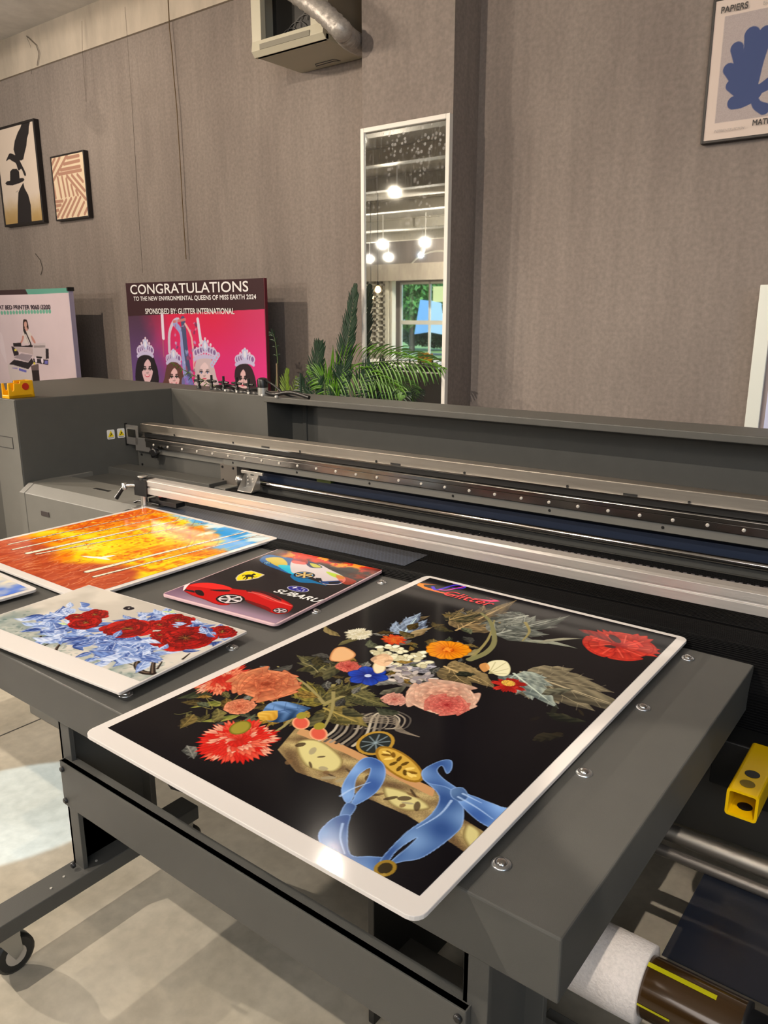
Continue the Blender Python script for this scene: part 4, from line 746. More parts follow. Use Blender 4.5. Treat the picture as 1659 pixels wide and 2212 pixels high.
# pictures
def picture(name,label,x0,x1,z0,z1,y,depth,fw,m,base,res=.004,cat='picture'):
    t=thing(name,((x0+x1)/2,y,z0),label,cat); mb=MB()
    for a in ((x0,x0+fw,z0,z1),(x1-fw,x1,z0,z1),(x0+fw,x1-fw,z1-fw,z1),(x0+fw,x1-fw,z0,z0+fw)): mb.box(a[0],a[1],y-depth,y-.002,a[2],a[3])
    mb.build('frame',m,t,bevel=.002)
    c=Canvas((x0+fw*.9,y-depth+.006,z0+fw*.9),(1,0,0),(0,0,1),x1-x0-fw*1.8,z1-z0-fw*1.8,res,base); return t,c
yq=YW-.05
BLq=onY(12,491,yq); TRq=onY(76,255,yq); x1=TRq[0]+.0
t,c=picture('framed_picture','framed picture of a black bird above a person in a dark hat and coat',onY(12,491,yq)[0]-.0,onY(97,484,yq)[0],BLq[2],TRq[2]-.0,YW,.06,.025,blackf,(206,192,180),.0045)
Zp=lambda pts:[(a/7.54,230+b/7.54) for a,b in pts]
g=c.noise(8,50); k=sm(.32,.0,c.Y/c.h+(g-.5)*.12)[...,None]; c.A=c.A*(1-k)+np.array((166,138,88.))/255*k
dk=(34,30,32)
c.pfill(Zp([(375,215),(470,205),(490,240),(470,330),(465,440),(440,520),(430,640),(400,760),(380,860),(345,880),(300,870),(250,800),(220,700),(240,560),(290,420),(330,350)]),dk,smooth=False)
c.pfill(Zp([(220,780),(160,765),(130,810),(100,890),(150,860),(200,890),(260,930),(300,1040),(350,1020),(400,1130),(420,1090),(330,900),(300,830)]),dk)
c.pfill(Zp([(165,1060),(200,1020),(270,1015),(310,1060),(320,1170),(380,1165),(400,1195),(370,1225),(300,1255),(200,1285),(110,1280),(85,1250),(120,1215),(165,1210)]),dk,smooth=False)
c.pfill(Zp([(380,1240),(400,1330),(460,1440),(500,1600),(520,1920),(290,1950),(290,1600),(300,1400),(330,1330)]),dk,smooth=False)
c.pfill(Zp([(300,1360),(250,1400),(290,1390)]),(120,116,116),alpha=.5); c.build('artwork',ink_m,t)
pr=[onY(a,b,yq) for a,b in ((122,478),(193,467),(172,327),(97,340))]
t,c=picture('framed_picture','smaller framed picture of terracotta stripes in slanting blocks',pr[0][0]+.0,pr[1][0],(pr[0][2]+pr[1][2])/2-.005,(pr[2][2]+pr[3][2])/2,YW,.055,.016,blackf,(214,196,170),.0035)
tc_=(166,126,108)
def st(a,b,w_=.016): c.pstroke(Zp([a,b]),w_,tc_,smooth=False)
for a,b in (((830,860),(780,960)),((890,850),(790,1060)),((970,830),(810,1180)),((1090,790),(830,1280)),((1090,840),(1280,800)),((1040,940),(1290,880)),((990,1035),(1300,975)),((960,1105),(1320,1035)),((870,1260),(910,1490)),((940,1160),(1000,1480)),((1010,1150),(1070,1460)),((1080,1180),(1130,1450)),((1160,1280),(1200,1440)),((1240,1370),(1270,1440)),((1090,1130),(1400,1510)),((1170,1120),(1380,1370)),((1260,1110),(1350,1220)),((885,1555),(1020,1540)),((895,1625),(990,1605)),((910,1700),(950,1690)),((1080,1520),(940,1800)),((1160,1500),(1010,1810)),((1240,1480),(1090,1800)),((1310,1480),(1180,1780)),((1370,1560),(1270,1780)),((1420,1660),(1380,1750))): st(a,b)
c.build('artwork',ink_m,t)
# poster at the top right: generic blue cut-out plant
py=YW-.04; P0=onY(1513,312,py); P1=onY(1528,2,py)
t,c=picture('framed_poster','white framed poster with a blue branching plant shape at the top right',P0[0],P0[0]+.62,P0[2],P1[2],YW,.045,.014,blackf,(206,192,184),.003,'poster')
ZZ=lambda pts:[(1400+a/5.53,b/5.53) for a,b in pts]
q0_=c.px(*ZZ([(795,1475)])[0]); q1_=c.px(*ZZ([(865,210)])[0]); q2_=c.w-q0_[0]
c.fill([(q0_[0],q0_[1]),(c.w-q0_[0],q0_[1]),(c.w-q0_[0],q1_[1]),(q0_[0],q1_[1])],(166,156,156),tex=.04)
bl_=(56,72,118)
# an invented frond: trunk and rounded lobes
root=c.px(1625,215)
for a,b,w0,w1 in (((1625,212),(1580,185),.018,.03),((1622,208),(1575,150),.016,.032),((1618,190),(1592,105),.016,.034),((1622,180),(1625,75),.02,.04),((1630,180),(1655,72),.02,.038),((1622,215),(1585,222),.02,.034),((1628,200),(1690,160),.02,.036),((1628,210),(1650,235),.018,.03)):
    c.pstroke([a,((a[0]+b[0])/2-4,(a[1]+b[1])/2+4),b],(w0,w1),bl_)
c.ell(c.px(1625,200),.05,.045,0,bl_)
c.build('artwork',ink_m,t)
inkk=mat('black_print',(.04,.035,.035),.6); inkg=mat('grey_print',(.3,.28,.28),.6); ply=py-.008
def wt(s,px,h,w_,m,par,y=None,bold=.0015,arc=0,shear=0):
    o=onY(*px,y if y is not None else ply); return lettering(s,o,(1,0,0),(0,0,1),w_,h,m,par,bold=bold,shear=shear)
wt('PAPIERS',(1557.5,30),.031,onY(1615,20,ply)[0]-onY(1557.5,30,ply)[0],inkk,t); wt('MATISSE',(1625,272),.029,onY(1657,268,ply)[0]*1.75-onY(1625,272,ply)[0]*1.75,inkk,t); wt('INSPIRED COLLECTION',(1542,287),.013,onY(1607,274,ply)[0]-onY(1542,287,ply)[0],inkg,t,bold=0,shear=.3); wt('Book Fr.',(1649,11),.018,.06,inkg,t,bold=0)
# white framed light panel at the right edge
ly=4.75; A0=onY(1640,615,ly); A1=onY(1609,925,ly)
t=thing('standing_display_frame',(A0[0]+.4,ly,FL),'white framed standing display panel at the right edge behind the printer','display frame'); x0=(A0[0]+A1[0])/2
mb=MB(); zt=A0[2]
for a in ((x0,x0+.075,FL,zt),(x0+.85,x0+.925,FL,zt),(x0+.075,x0+.85,zt-.075,zt),(x0+.075,x0+.85,FL,FL+.08)): mb.box(a[0],a[1],ly,ly+.06,a[2],a[3])
mb.build('frame',mat('white_frame_paint',(.72,.76,.72),.4),t,bevel=.004)
B('inner_border',mat('mauve_grey_border',(.3,.25,.25),.6),t,x0+.07,x0+.855,ly+.02,ly+.05,FL+.06,zt-.07,0); B('poster_sheet',mat('pale_blue_sheet',(.55,.6,.85),.4),t,x0+.10,x0+.82,ly+.012,ly+.021,FL+.1,zt-.36,0)
# ---------------- banners
def frameb(name,label,x0,x1,z0,z1,y,d,edge,back):
    t=thing(name,((x0+x1)/2,y,FL),label,'banner'); B('backing_frame',back,t,x0,x1,y+.004,y+d,z0,z1,.003)
    B('side_edge',edge,t,x1-.002,x1+.006,y+.0,y+d,z0,z1,0); return t
by=4.62
tl=onY(271,612,by); trr=onY(566,600.5,by); brr=onY(578,848,by); zt=(tl[2]+trr[2])/2
bx0=tl[0]; bx1=(trr[0]+brr[0])/2+.01
t2=frameb('pageant_banner','magenta congratulations banner with four crowned women, standing against the wall',bx0,bx1,FL+.05,zt,by,.03,mat('dark_red_edge',(.12,.005,.02),.5),mat('dark_back',(.05,.03,.04),.6))
[B('foot',blackm,t2,q_,q_+.1,by-.1,by+.25,FL,FL+.05) for q_ in (bx0+.1,bx1-.2)]
c=Canvas((bx0,by,FL+.05),(1,0,0),(0,0,1),bx1-bx0,zt-FL-.05,.0048,(200,30,80))
X=c.X/c.w; zz=c.Y-c.px(400,720)[1]; n=c.noise(3,60)
A=np.zeros(c.A.shape)+np.array((212,26,70.)); k=sm(.62,.98,X)[...,None]; A=A*(1-k)+np.array((196,48,98.))*k; k=sm(.25,-.35,zz)[...,None]*.8; A=A*(1-k)+np.array((226,46,140.))*k
k=sm(.36,.08,X+(n-.5)*.2)[...,None]; A=A*(1-k)+np.array((72,44,66.))*k; k=(sm(.42,.2,X)*sm(.3,-.5,zz))[...,None]*.75; A=A*(1-k)+np.array((110,80,160.))*k
c.A=A/255.
c.pfill([(260,600),(600,585),(600,666),(260,684)],(52,22,30),smooth=False)
for pts,w_,co in (([(350,680),(353,730)],.02,(226,220,240)),([(352,735),(354,770)],.008,(170,90,120)),([(427,690),(434,740)],.018,(214,214,236)),([(366,760),(366,720),(375,695),(385,690)],.018,(206,196,220)),([(378,700),(392,720),(395,760),(400,810)],.028,(150,160,220)),([(395,690),(402,760),(412,830)],.03,(70,80,120)),([(400,700),(414,730),(420,800)],.012,(226,180,180)),([(375,695),(400,690)],.012,(196,120,120))): c.pstroke(pts,w_,co)
for i in range(60): q=c.px(random.uniform(375,425),random.uniform(690,830)); c.ell(q,random.uniform(.01,.03),random.uniform(.006,.02),random.random()*3,random.choice([(120,140,210),(170,190,240),(60,60,100),(200,200,236),(206,70,110)]),alpha=.5)
ZB=lambda pts:[(280+a/4.88,700+b/4.88) for a,b in pts]
def crown(cx,base,half,h,big=False):
    # ornate tiara: rays, hoops and pearls (banner pixels of the zoomed sheet)
    col=(206,196,232); 
    for k in range(9):
        u_=(k-4)/4.; top=h*(1-abs(u_)**1.2*.72); x_=cx+u_*half; c.pstroke(ZB([(cx+u_*half*.8,base-8*(1-u_*u_)),(x_+u_*8,base-top*.6),(x_+u_*4,base-top)]),(.009,.004),col)
        c.ell(c.px(*ZB([(x_+u_*4,base-top-4)])[0]),.014,.014,0,(226,206,226))
    for k in range(8):
        u_=(k-3.5)/4.; top=h*(.52)*(1-abs(u_)*.5); q=c.px(*ZB([(cx+u_*half,base-top)])[0]); c.ell(q,.03,.036,0,col); c.ell(q,.017,.022,0,(120,90,150),alpha=.9)
    q=c.px(*ZB([(cx,base-h*.66)])[0]); c.ell(q,.032,.05,0,(190,200,240)); c.ell(q,.018,.03,0,(226,226,246))
    c.pstroke(ZB([(cx-half,base+14),(cx-half*.6,base-8),(cx,base-18),(cx+half*.6,base-8),(cx+half,base+14)]),.016,(196,190,230))
def face(cx,cy,hw,hh,skin,hair,hairpoly,smile=True,rot=0,eye=(40,30,36)):
    c.pfill(ZB(hairpoly),hair); c.pfill(ZB([(cx-hw,cy-hh*.3),(cx-hw*.8,cy-hh*.85),(cx,cy-hh*1.02),(cx+hw*.8,cy-hh*.85),(cx+hw,cy-hh*.3),(cx+hw*.88,cy+hh*.35),(cx+hw*.4,cy+hh*.9),(cx,cy+hh),(cx-hw*.4,cy+hh*.9),(cx-hw*.88,cy+hh*.35)]),skin)
    c.pstroke(ZB([(cx-hw*1.02,cy-hh*.15),(cx-hw*.86,cy-hh*.62),(cx,cy-hh*1.0),(cx+hw*.86,cy-hh*.62),(cx+hw*1.02,cy-hh*.15)]),.036,hair)
    for sgn in (-1,1):
        ex=cx+sgn*hw*.45; c.pfill(ZB([(ex-15,cy-2),(ex-4,cy-9),(ex+8,cy-8),(ex+15,cy-1),(ex+2,cy+5)]),(236,228,230)); c.ell(c.px(*ZB([(ex,cy-2)])[0]),.011,.013,0,eye); c.pstroke(ZB([(ex-17,cy-4),(ex-3,cy-12),(ex+16,cy-5)]),.005,(30,20,24))
        c.pstroke(ZB([(ex+sgn*18,cy-20),(ex+sgn*6,cy-30),(ex-sgn*10,cy-25)]),(.004,.006),tuple(int(v*.7) for v in hair))
    c.pstroke(ZB([(cx+5,cy-5),(cx+7,cy+28),(cx-2,cy+34)]),.003,tuple(int(v*.82) for v in skin)); c.pstroke(ZB([(cx-12,cy+36),(cx,cy+40),(cx+12,cy+35)]),.004,tuple(int(v*.7) for v in skin))
    m_=ZB([(cx-30,cy+56),(cx,cy+60),(cx+30,cy+54),(cx+16,cy+78),(cx-12,cy+80)]) if smile else ZB([(cx-24,cy+64),(cx,cy+58),(cx+24,cy+63),(cx,cy+76)])
    c.pfill(m_,(206,84,110)); 
    if smile: c.pfill(ZB([(cx-22,cy+59),(cx,cy+63),(cx+22,cy+58),(cx+8,cy+70),(cx-8,cy+71)]),(246,240,244))
face(188,478,60,150,(222,186,196),(26,16,26),[(160,300),(100,340),(66,460),(66,620),(110,660),(290,640),(302,520),(270,400),(210,310)],True)
crown(165,325,78,170)
face(470,560,60,140,(232,190,196),(96,60,56),[(440,400),(395,430),(370,560),(360,660),(570,660),(560,520),(520,420)],True)
crown(462,398,68,120)
face(788,510,72,150,(232,206,214),(206,186,196),[(740,370),(700,440),(690,560),(700,650),(930,660),(915,560),(880,430),(820,360)],False,eye=(90,110,160))
crown(795,360,112,200); 
for k in range(5): q=ZB([(870+k*16,430-k*26)])[0]; c.ell(c.px(*q),.024,.024,0,(180,200,240)); c.ell(c.px(*q),.012,.012,0,(226,150,190))
face(1195,580,58,150,(226,186,190),(44,26,36),[(1190,415),(1145,440),(1128,560),(1150,660),(1320,690),(1330,600),(1290,470),(1240,420)],False)
crown(1215,415,92,145)
c.pfill(ZB([(66,600),(120,650),(120,700),(60,700)]),(150,160,214)); c.pfill(ZB([(560,560),(640,560),(680,660),(560,660)]),(120,130,220),alpha=.7)
bz=c.px(400,868)[1]
for cx_,co in ((.14,(40,40,90)),(.36,(190,60,120)),(.58,(210,214,236)),(.86,(90,30,70))): c.fill([((cx_-.09)*c.w,bz),((cx_+.09)*c.w,bz),((cx_+.14)*c.w,0.02),((cx_-.14)*c.w,.02)],co)
c.build('banner_print',ink_m,t2)
wh=mat('white_print',(.82,.82,.84),.6)
def bt(s,l,r,h,par,m=wh,y=by,bold=.003): 
    a=onY(*l,y); b=onY(*r,y); return lettering(s,(a[0],y,a[2]),(1,0,(b[2]-a[2])/(b[0]-a[0])*.0),(0,0,1),b[0]-a[0],h,m,par,bold=bold,lift=.004)
def bt2(s,x0p,x1p,yp,h,par,m=wh,y=by,bold=.003):
    a=onY(*x0p,y); b=onY(*x1p,y); o=np.array([a[0],y,(a[2]+b[2])/2]); return lettering(s,o,(1,0,0),(0,0,1),b[0]-a[0],h,m,par,bold=bold,lift=.004)
bt2('CONGRATULATIONS',(283,636),(537,630),0,.085,t2,bold=.0022); bt2('TO THE NEW ENVIRONMENTAL QUEENS OF MISS EARTH 2024',(290,652),(554,648),0,.045,t2,bold=.0018); bt2('SPONSORED BY: GLITTER INTERNATIONAL',(315,679),(507,678),0,.048,t2,bold=.002)
# left banner
ly1=4.5; q=onY(147,622,ly1); zt=q[2]; x1=(q[0]+onY(168,842,ly1)[0])/2; x0=x1-1.95
t1=frameb('printer_banner','white roll-up banner with teal stripe showing a flat bed printer and a woman',x0,x1,FL+.05,zt,ly1,.05,mat('lilac_edge',(.42,.38,.55),.5),mat('light_back',(.3,.28,.3),.6))
[B('foot',blackm,t1,q_,q_+.1,ly1-.1,ly1+.25,FL,FL+.05) for q_ in (x0+.1,x1-.2)]; MB().box(x1-.012,x1+.01,ly1-.01,ly1+.06,zt-.03,zt+.008).build('corner_clip',blackm,t1)
c=Canvas((x0,ly1,FL+.05),(1,0,0),(0,0,1),x1-x0,zt-FL-.05,.0055,(212,196,206)); ZL=lambda pts:[(a/8.195,600+b/8.195) for a,b in pts]
n=c.noise(2,61); c.A*=(.96+.08*n)[...,None]
c.pfill(ZL([(-900,200),(450,205),(498,292),(-900,340)]),(62,44,48),smooth=False); c.pfill(ZL([(450,205),(1300,170),(1300,262),(496,296)]),(96,160,146),smooth=False)
c.pfill(ZL([(0,960),(60,1100),(120,1500),(60,1400),(0,1250)]),(226,214,226),alpha=.6)
for k in range(22): q=ZL([(880-k*53,595+k*1.6)])[0]; c.ell(c.px(*q),.026,.022,0,(110,176,156))
lf_=lambda pts,col,**k: c.pfill(ZL(pts),col,**k)
lf_([(410,760),(440,736),(480,760),(505,900),(460,930),(415,930)],(44,26,24)); lf_([(430,790),(460,775),(478,820),(470,870),(445,880),(428,850)],(206,160,150)); lf_([(440,880),(480,880),(490,940),(430,930)],(206,160,150))
lf_([(415,930),(440,920),(480,960),(500,925),(560,1000),(540,1160),(430,1160),(430,1040),(390,1030)],(216,206,206),smooth=False); lf_([(395,1030),(425,1040),(400,1130),(370,1170),(350,1160),(385,1090)],(196,140,130)); lf_([(545,1030),(575,1040),(630,1140),(610,1160),(570,1110)],(196,140,130))
for w_,co in ((.022,(40,34,38)),): c.pstroke(ZL([(430,930),(540,1185)]),w_,co,smooth=False); c.pstroke(ZL([(455,1010),(525,1170)]),.01,(220,210,214),smooth=False)
lf_([(230,1155),(370,1150),(380,1210),(580,1190),(580,1230),(240,1220)],(40,32,38),smooth=False); lf_([(235,1225),(580,1245),(585,1360),(350,1310),(240,1300)],(186,170,174),smooth=False); lf_([(200,1215),(235,1220),(330,1320),(330,1370),(250,1385)],(44,34,44),smooth=False)
lf_([(240,1410),(380,1340),(580,1370),(500,1490)],(156,144,156),smooth=False); lf_([(160,1530),(250,1450),(500,1500),(560,1420),(600,1500),(500,1620)],(40,32,40),smooth=False)
lf_([(805,1250),(860,1260),(865,1430),(800,1440)],(40,32,40),smooth=False); lf_([(575,1165),(805,1150),(812,1450),(590,1420)],(200,188,196),smooth=False); lf_([(600,1200),(800,1195),(800,1235),(600,1240)],(150,140,146),smooth=False); c.pstroke(ZL([(650,1405),(735,1415)]),.01,(30,26,30),smooth=False)
lf_([(585,1430),(855,1450),(855,1545),(600,1500)],(40,32,44),smooth=False); 
for q in ((635,1455),(748,1470)): c.ell(c.px(*ZL([q])[0]),.024,.03,0,(226,216,230))
lf_([(790,1470),(845,1470),(845,1530),(790,1520)],(110,110,190),smooth=False); lf_([(255,1260),(300,1270),(290,1300),(255,1295)],(220,210,90),smooth=False)
lf_([(135,1530),(230,1540),(500,1620),(560,1640),(590,1890),(240,1830),(180,1800)],(206,196,200),smooth=False); lf_([(210,1590),(310,1590),(310,1620),(215,1605)],(130,120,190),smooth=False,alpha=.7); lf_([(335,1600),(470,1640),(465,1680),(335,1640)],(100,100,190),smooth=False)
lf_([(545,1560),(680,1520),(690,1650),(560,1640)],(100,86,90),smooth=False); lf_([(560,1640),(690,1640),(710,1900),(640,2060),(560,2040),(590,1880)],(40,30,34),smooth=False); lf_([(220,1830),(560,1900),(560,2040),(250,2040)],(44,32,36),smooth=False); lf_([(590,1500),(625,1500),(620,1540),(595,1535)],(226,210,60),smooth=False)
lf_([(715,1820),(830,1840),(838,2080),(700,2090)],(140,160,196),smooth=False); lf_([(740,1830),(800,1830),(790,1860),(745,1855)],(226,216,80)); c.ell(c.px(*ZL([(800,1925)])[0]),.022,.026,0,(226,216,226))
c.build('banner_print',ink_m,t1)
bt2('UV FLAT BED PRINTER 9060 i3200',(-22,670),(109,667),0,.044,t1,mat('dark_print',(.05,.03,.05),.6),ly1,.003)
# ================================================================ printer
pr_=thing('flatbed_printer',(-2.4,3.0,FL),'large grey flatbed printer with a long gantry rail and black ribbed platen behind the table','printer'); ROOT[pr_.name]=Vector(pr_.location)
def PB(name,m,a0,a1,b0,b1,z0,z1,bevel=.002,**k): return B(name,m,pr_,a0,a1,b0,b1,z0,z1,bevel,xf=PF,**k)
ZTOP=-.5
# tower: slightly splayed side wall
def tower(a,b,z): return PF(a,b,z)
tw=[(-1.2,.03),(-.078,.03),(.108,1.045),(.108,1.30),(-1.2,1.30)]
MB().prism(tw,FL+.05,ZTOP,lambda a,b,h:PF(a,b,h)).build('side_tower',powder,pr_,bevel=.006)
MB().prism([(-.34,.026),(-.079,.026),(-.079,.031),(-.34,.031)],FL+.06,ZTOP-.008,lambda a,b,h:PF(a,b,h)).build('tower_front_panel',powder_l,pr_)
mb=MB(PF)
for a0,a1,z0,z1 in ((-.30,-.14,-.732,-.729),(-.30,-.14,-.80,-.797),(-.30,-.297,-.80,-.73),(-.143,-.14,-.80,-.73)): mb.box(a0,a1,.0235,.026,z0,z1)
mb.build('panel_cutout',mat('dark_seam',(.03,.03,.03),.7),pr_)
# back cover with niche
PB('back_panel',powder,.108,.99,1.045,1.30,-.95,ZTOP,.004)
PB('top_lip',powder,.99,5.6,1.02,1.30,-.535,ZTOP,.004)
PB('niche_panel',powder,.99,5.6,1.27,1.30,-1.0,-.535,.001)
PB('niche_cheek',powder,.985,1.0,1.04,1.28,-.95,ZTOP-.01,.001)
PB('niche_seam',powder,1.10,1.13,1.255,1.272,-.95,-.535,.002)
PB('inner_deck',powder,.1,5.6,.74,1.30,-1.02,-.99,.002)
PB('printer_base',powder,-.1,5.6,.35,1.30,FL+.08,-1.02,.004)
# gantry beam profile at b=.72
gz=lambda x:x
MB(PF).prism([(.72,-.702),(.723,-.699),(.80,-.699),(.80,-.88),(.72,-.88),(.72,-.84),(.735,-.84),(.735,-.79),(.72,-.785),(.735,-.78),(.735,-.757),(.72,-.752)],.17,5.6,lambda b,z,h:(h,b,z)).build('gantry_beam',steel,pr_,bevel=.0012)
PB('rail_channel',blackm,.22,5.6,.712,.737,-.782,-.757,0)
PB('rail_edge',chrome,.30,5.6,.708,.722,-.757,-.750,0)
PB('linear_rail',rail_m,.25,5.6,.690,.72,-.842,-.806,.002); PB('rail_top',rail_m,.25,5.6,.685,.74,-.806,-.784,.003)
PB('lower_angle',powder_l,.95,5.6,.700,.722,-.882,-.845,.002); PB('lower_angle',powder_l,.14,.95,.712,.722,-.885,-.845,.002)
sc=mat('pale_rail_screw',(.7,.66,.6),.35,.4)
first=None
for i in range(32):
    a=.33+i*.135
    if i==0:
        p=PF(a,.690,-.822); n_=PF(a,.68,-.822)-p; first=MB().lathe(p,n_,[(0,.0075),(.003,.0075),(.004,.005)],14).build('rail_screw',sc,pr_)
    else:
        o=first.copy(); COL.objects.link(o); o.parent=pr_; d_=PF(a,.69,0)-PF(.33,.69,0); o.location=Vector((d_[0]*S,d_[1]*S,0))
for i in range(9):
    a=.50+i*.52; p=PF(a,.719,-.745); MB().lathe(p,PF(a,.70,-.745)-p,[(0,.006),(.002,.006)],10).build('beam_hole',blackm,pr_)
for i in range(7):
    a=1.03+i*.5; p=PF(a,.700,-.862); MB().lathe(p,PF(a,.69,-.862)-p,[(0,.007),(.003,.005)],10).build('angle_bolt',blackm,pr_)
for a in (1.25,2.15,3.35): PB('beam_slot',blackm,a,a+.06,.7175,.722,-.757,-.742,0)
# beam end plate and box
PB('beam_end_plate',mat('stainless_plate',(.5,.48,.46),.35,.8),.05,.17,.695,.705,-.842,-.712,.004); PB('end_plate_window',blackm,.075,.15,.690,.7,-.79,-.74,0); PB('end_plate_gasket',blackm,.045,.05,.69,.71,-.85,-.705,.001)
PB('rail_end_block',mat('stainless_plate'),.14,.28,.695,.72,-.875,-.79,.002)
PB('under_beam_panel',powder,.12,.93,.725,.74,-1.0,-.885,.002); PB('under_beam_post',mat('bronze_grey_panel',(.12,.105,.09),.45),.92,1.06,.70,.74,-1.0,-.878,.002)
PB('under_beam_ledge',powder_l,.12,1.06,.60,.74,-1.012,-.998,.002)
for a,z in ((.16,-.905),(.16,-.97),(.94,-.895),(1.03,-.895),(.94,-.975)):
    p=PF(a,.70 if a>.9 else .725,z); MB().lathe(p,PF(a,.6,z)-p,[(0,.008),(.006,.006)],10).build('panel_screw',blackp,pr_)
# star knob under the beam
k0=PF(.37,.69,-.862); kd=PF(.37,.5,-.862)-k0; kb=MB().lathe(k0,kd,[(0,.012),(.02,.012),(.021,.03),(.04,.03),(.045,.02)],18)
for i in range(6):
    a=i*math.pi/3; cc=PF(.37+.027*math.cos(a),.66,-.862+.027*math.sin(a)); kb.lathe(cc,-kd,[(-.01,.012),(.01,.012)],10)
kb.build('star_knob',blackp,pr_)
# opening, strips, shaft
PB('opening_void',mat('black_cavity',(.006,.006,.007),.6),1.06,5.6,.80,.82,-1.0,-.88,0)
PB('blue_strip',navy,1.06,5.6,.765,.80,-1.0,-.912,.002)
PB('green_sensor',mat('dull_green_plastic',(.1,.13,.02),.5),1.62,1.72,.762,.8,-.915,-.895,.001)
MB().tube([PF(1.18,.715,-.962),PF(5.6,.715,-.962)],.0155,20).build('drive_shaft',chrome,pr_)
MB().lathe(PF(1.06,.715,-.962),PF(2,.715,0)-PF(1,.715,0),[(0,.03),(.03,.03),(.03,.018),(.08,.018),(.08,.024),(.1,.024),(.1,.012),(.14,.012)],18).build('shaft_bearing',mat('bright_steel_fitting',(.6,.58,.55),.3,.9),pr_)
# sheet metal clip plate with screws
clip=MB(PF).prism([(.672,-.892),(.676,-.892),(.676,-.985),(.60,-.994),(.60,-.998),(.672,-.990)],1.16,1.27,lambda b,z,h:(h,b,z)); clip.box(1.13,1.30,.665,.678,-.905,-.888)
cp=clip.build('media_clip',mat('bright_steel_fitting'),pr_,bevel=.001)
for a,z in ((1.175,-.925),(1.175,-.945),(1.175,-.965),(1.215,-.935),(1.215,-.95),(1.255,-.925),(1.255,-.945),(1.255,-.96)):
    p=PF(a,.672,z); MB().lathe(p,PF(a,.6,z)-p,[(0,.006),(.004,.004)],8).build('clip_screw',sc,cp)
PB('clip_notch',blackm,1.20,1.225,.6705,.673,-.913,-.902,0)
# platen
rib=mat('ribbed_black_platen',(.006,.006,.0065),.42,spec=.1); 
mb=MB(PF); mb.box(.98,5.6,-.02,.68,-1.06,-1.006)
mb.build('platen',mat('black_platen',(.004,.004,.0045),.5,spec=.06),pr_)
mb=MB(PF)
n=46
for i in range(n): b0=.13+(.66-.13)*i/n; mb.box(1.16,5.6,b0,b0+.0062,-1.006,-1.0025)
for i in range(16): b0=-.02+.13*i/16.; mb.box(1.7,5.6,b0,b0+.0045,-1.006,-1.003)
mb.build('platen_ribs',rib,pr_)
# perforated vacuum strip below the clamp bar
vm=bpy.data.materials.new('vacuum_strip'); vm.use_nodes=True; nt_=vm.node_tree; b_=nt_.nodes['Principled BSDF']; b_.inputs['Roughness'].default_value=.35
tcn=nt_.nodes.new('ShaderNodeTexCoord'); br=nt_.nodes.new('ShaderNodeTexBrick'); br.inputs['Scale'].default_value=30; br.inputs['Color1'].default_value=(.02,.026,.04,1); br.inputs['Color2'].default_value=(.03,.036,.055,1); br.inputs['Mortar'].default_value=(.10,.125,.18,1); br.inputs['Mortar Size'].default_value=.04; br.inputs['Row Height'].default_value=.35
nt_.links.new(tcn.outputs['Object'],br.inputs['Vector']); nt_.links.new(br.outputs[0],b_.inputs['Base Color'])
PB('vacuum_strip',vm,1.10,2.7,.02,.20,-1.0025,-1.0015,0)
PB('platen_side_plate',mat('stainless_plate'),.98,1.10,.0,.5,-1.006,-1.001,.001)
# rounded ribbed front of the platen
prof=[(.02,-1.0)]; prof=[( -.02-.13*math.sin(a), -1.13+.124*math.cos(a)) for a in np.linspace(0,math.pi/2,12)]+[(-.15,-1.22)]
mb=MB(PF)
pts=prof
for i in range(len(pts)-1):
    (b0,z0),(b1,z1)=pts[i],pts[i+1]; mb.add([(.98,b0,z0),(5.6,b0,z0),(5.6,b1,z1),(.98,b1,z1)],[(0,1,2,3)])
mb.build('platen_front_curve',mat('black_platen'),pr_)
mb=MB(PF)
for i in range(34):
    t_=i/33.; L_=t_*(math.pi/2+.7); 
    if L_<math.pi/2: b0=-.02-.1315*math.sin(L_); z0=-1.13+.1255*math.cos(L_)
    else: b0=-.1515; z0=-1.13-(L_-math.pi/2)*.125
    mb.tube([(.98,b0,z0),(5.6,b0,z0)],.0019,4,False,False)
mb.build('curve_ribs',rib,pr_)
# front panels below the platen
pn=mat('dark_front_panel',(.07,.067,.06),.45)
PB('front_panel',pn,.3,5.6,.05,.08,FL+.1,-1.30,.003); PB('front_recess',mat('black_cavity'),.3,5.6,.10,.12,-1.32,-1.1,0)
PB('slide_beam',mat('blue_grey_aluminium',(.12,.14,.2),.35,.5),2.4,4.07,-.02,.03,-1.235,-1.215,.002); PB('slide_beam',mat('blue_grey_aluminium'),2.4,4.05,-.02,-.015,-1.262,-1.256,0); PB('slide_beam_body',mat('dark_navy_metal',(.012,.013,.02),.4),2.4,4.06,-.01,.04,-1.33,-1.235,.002); PB('end_box',blackm,4.07,4.9,-.10,.08,-1.5,-1.22,.003)
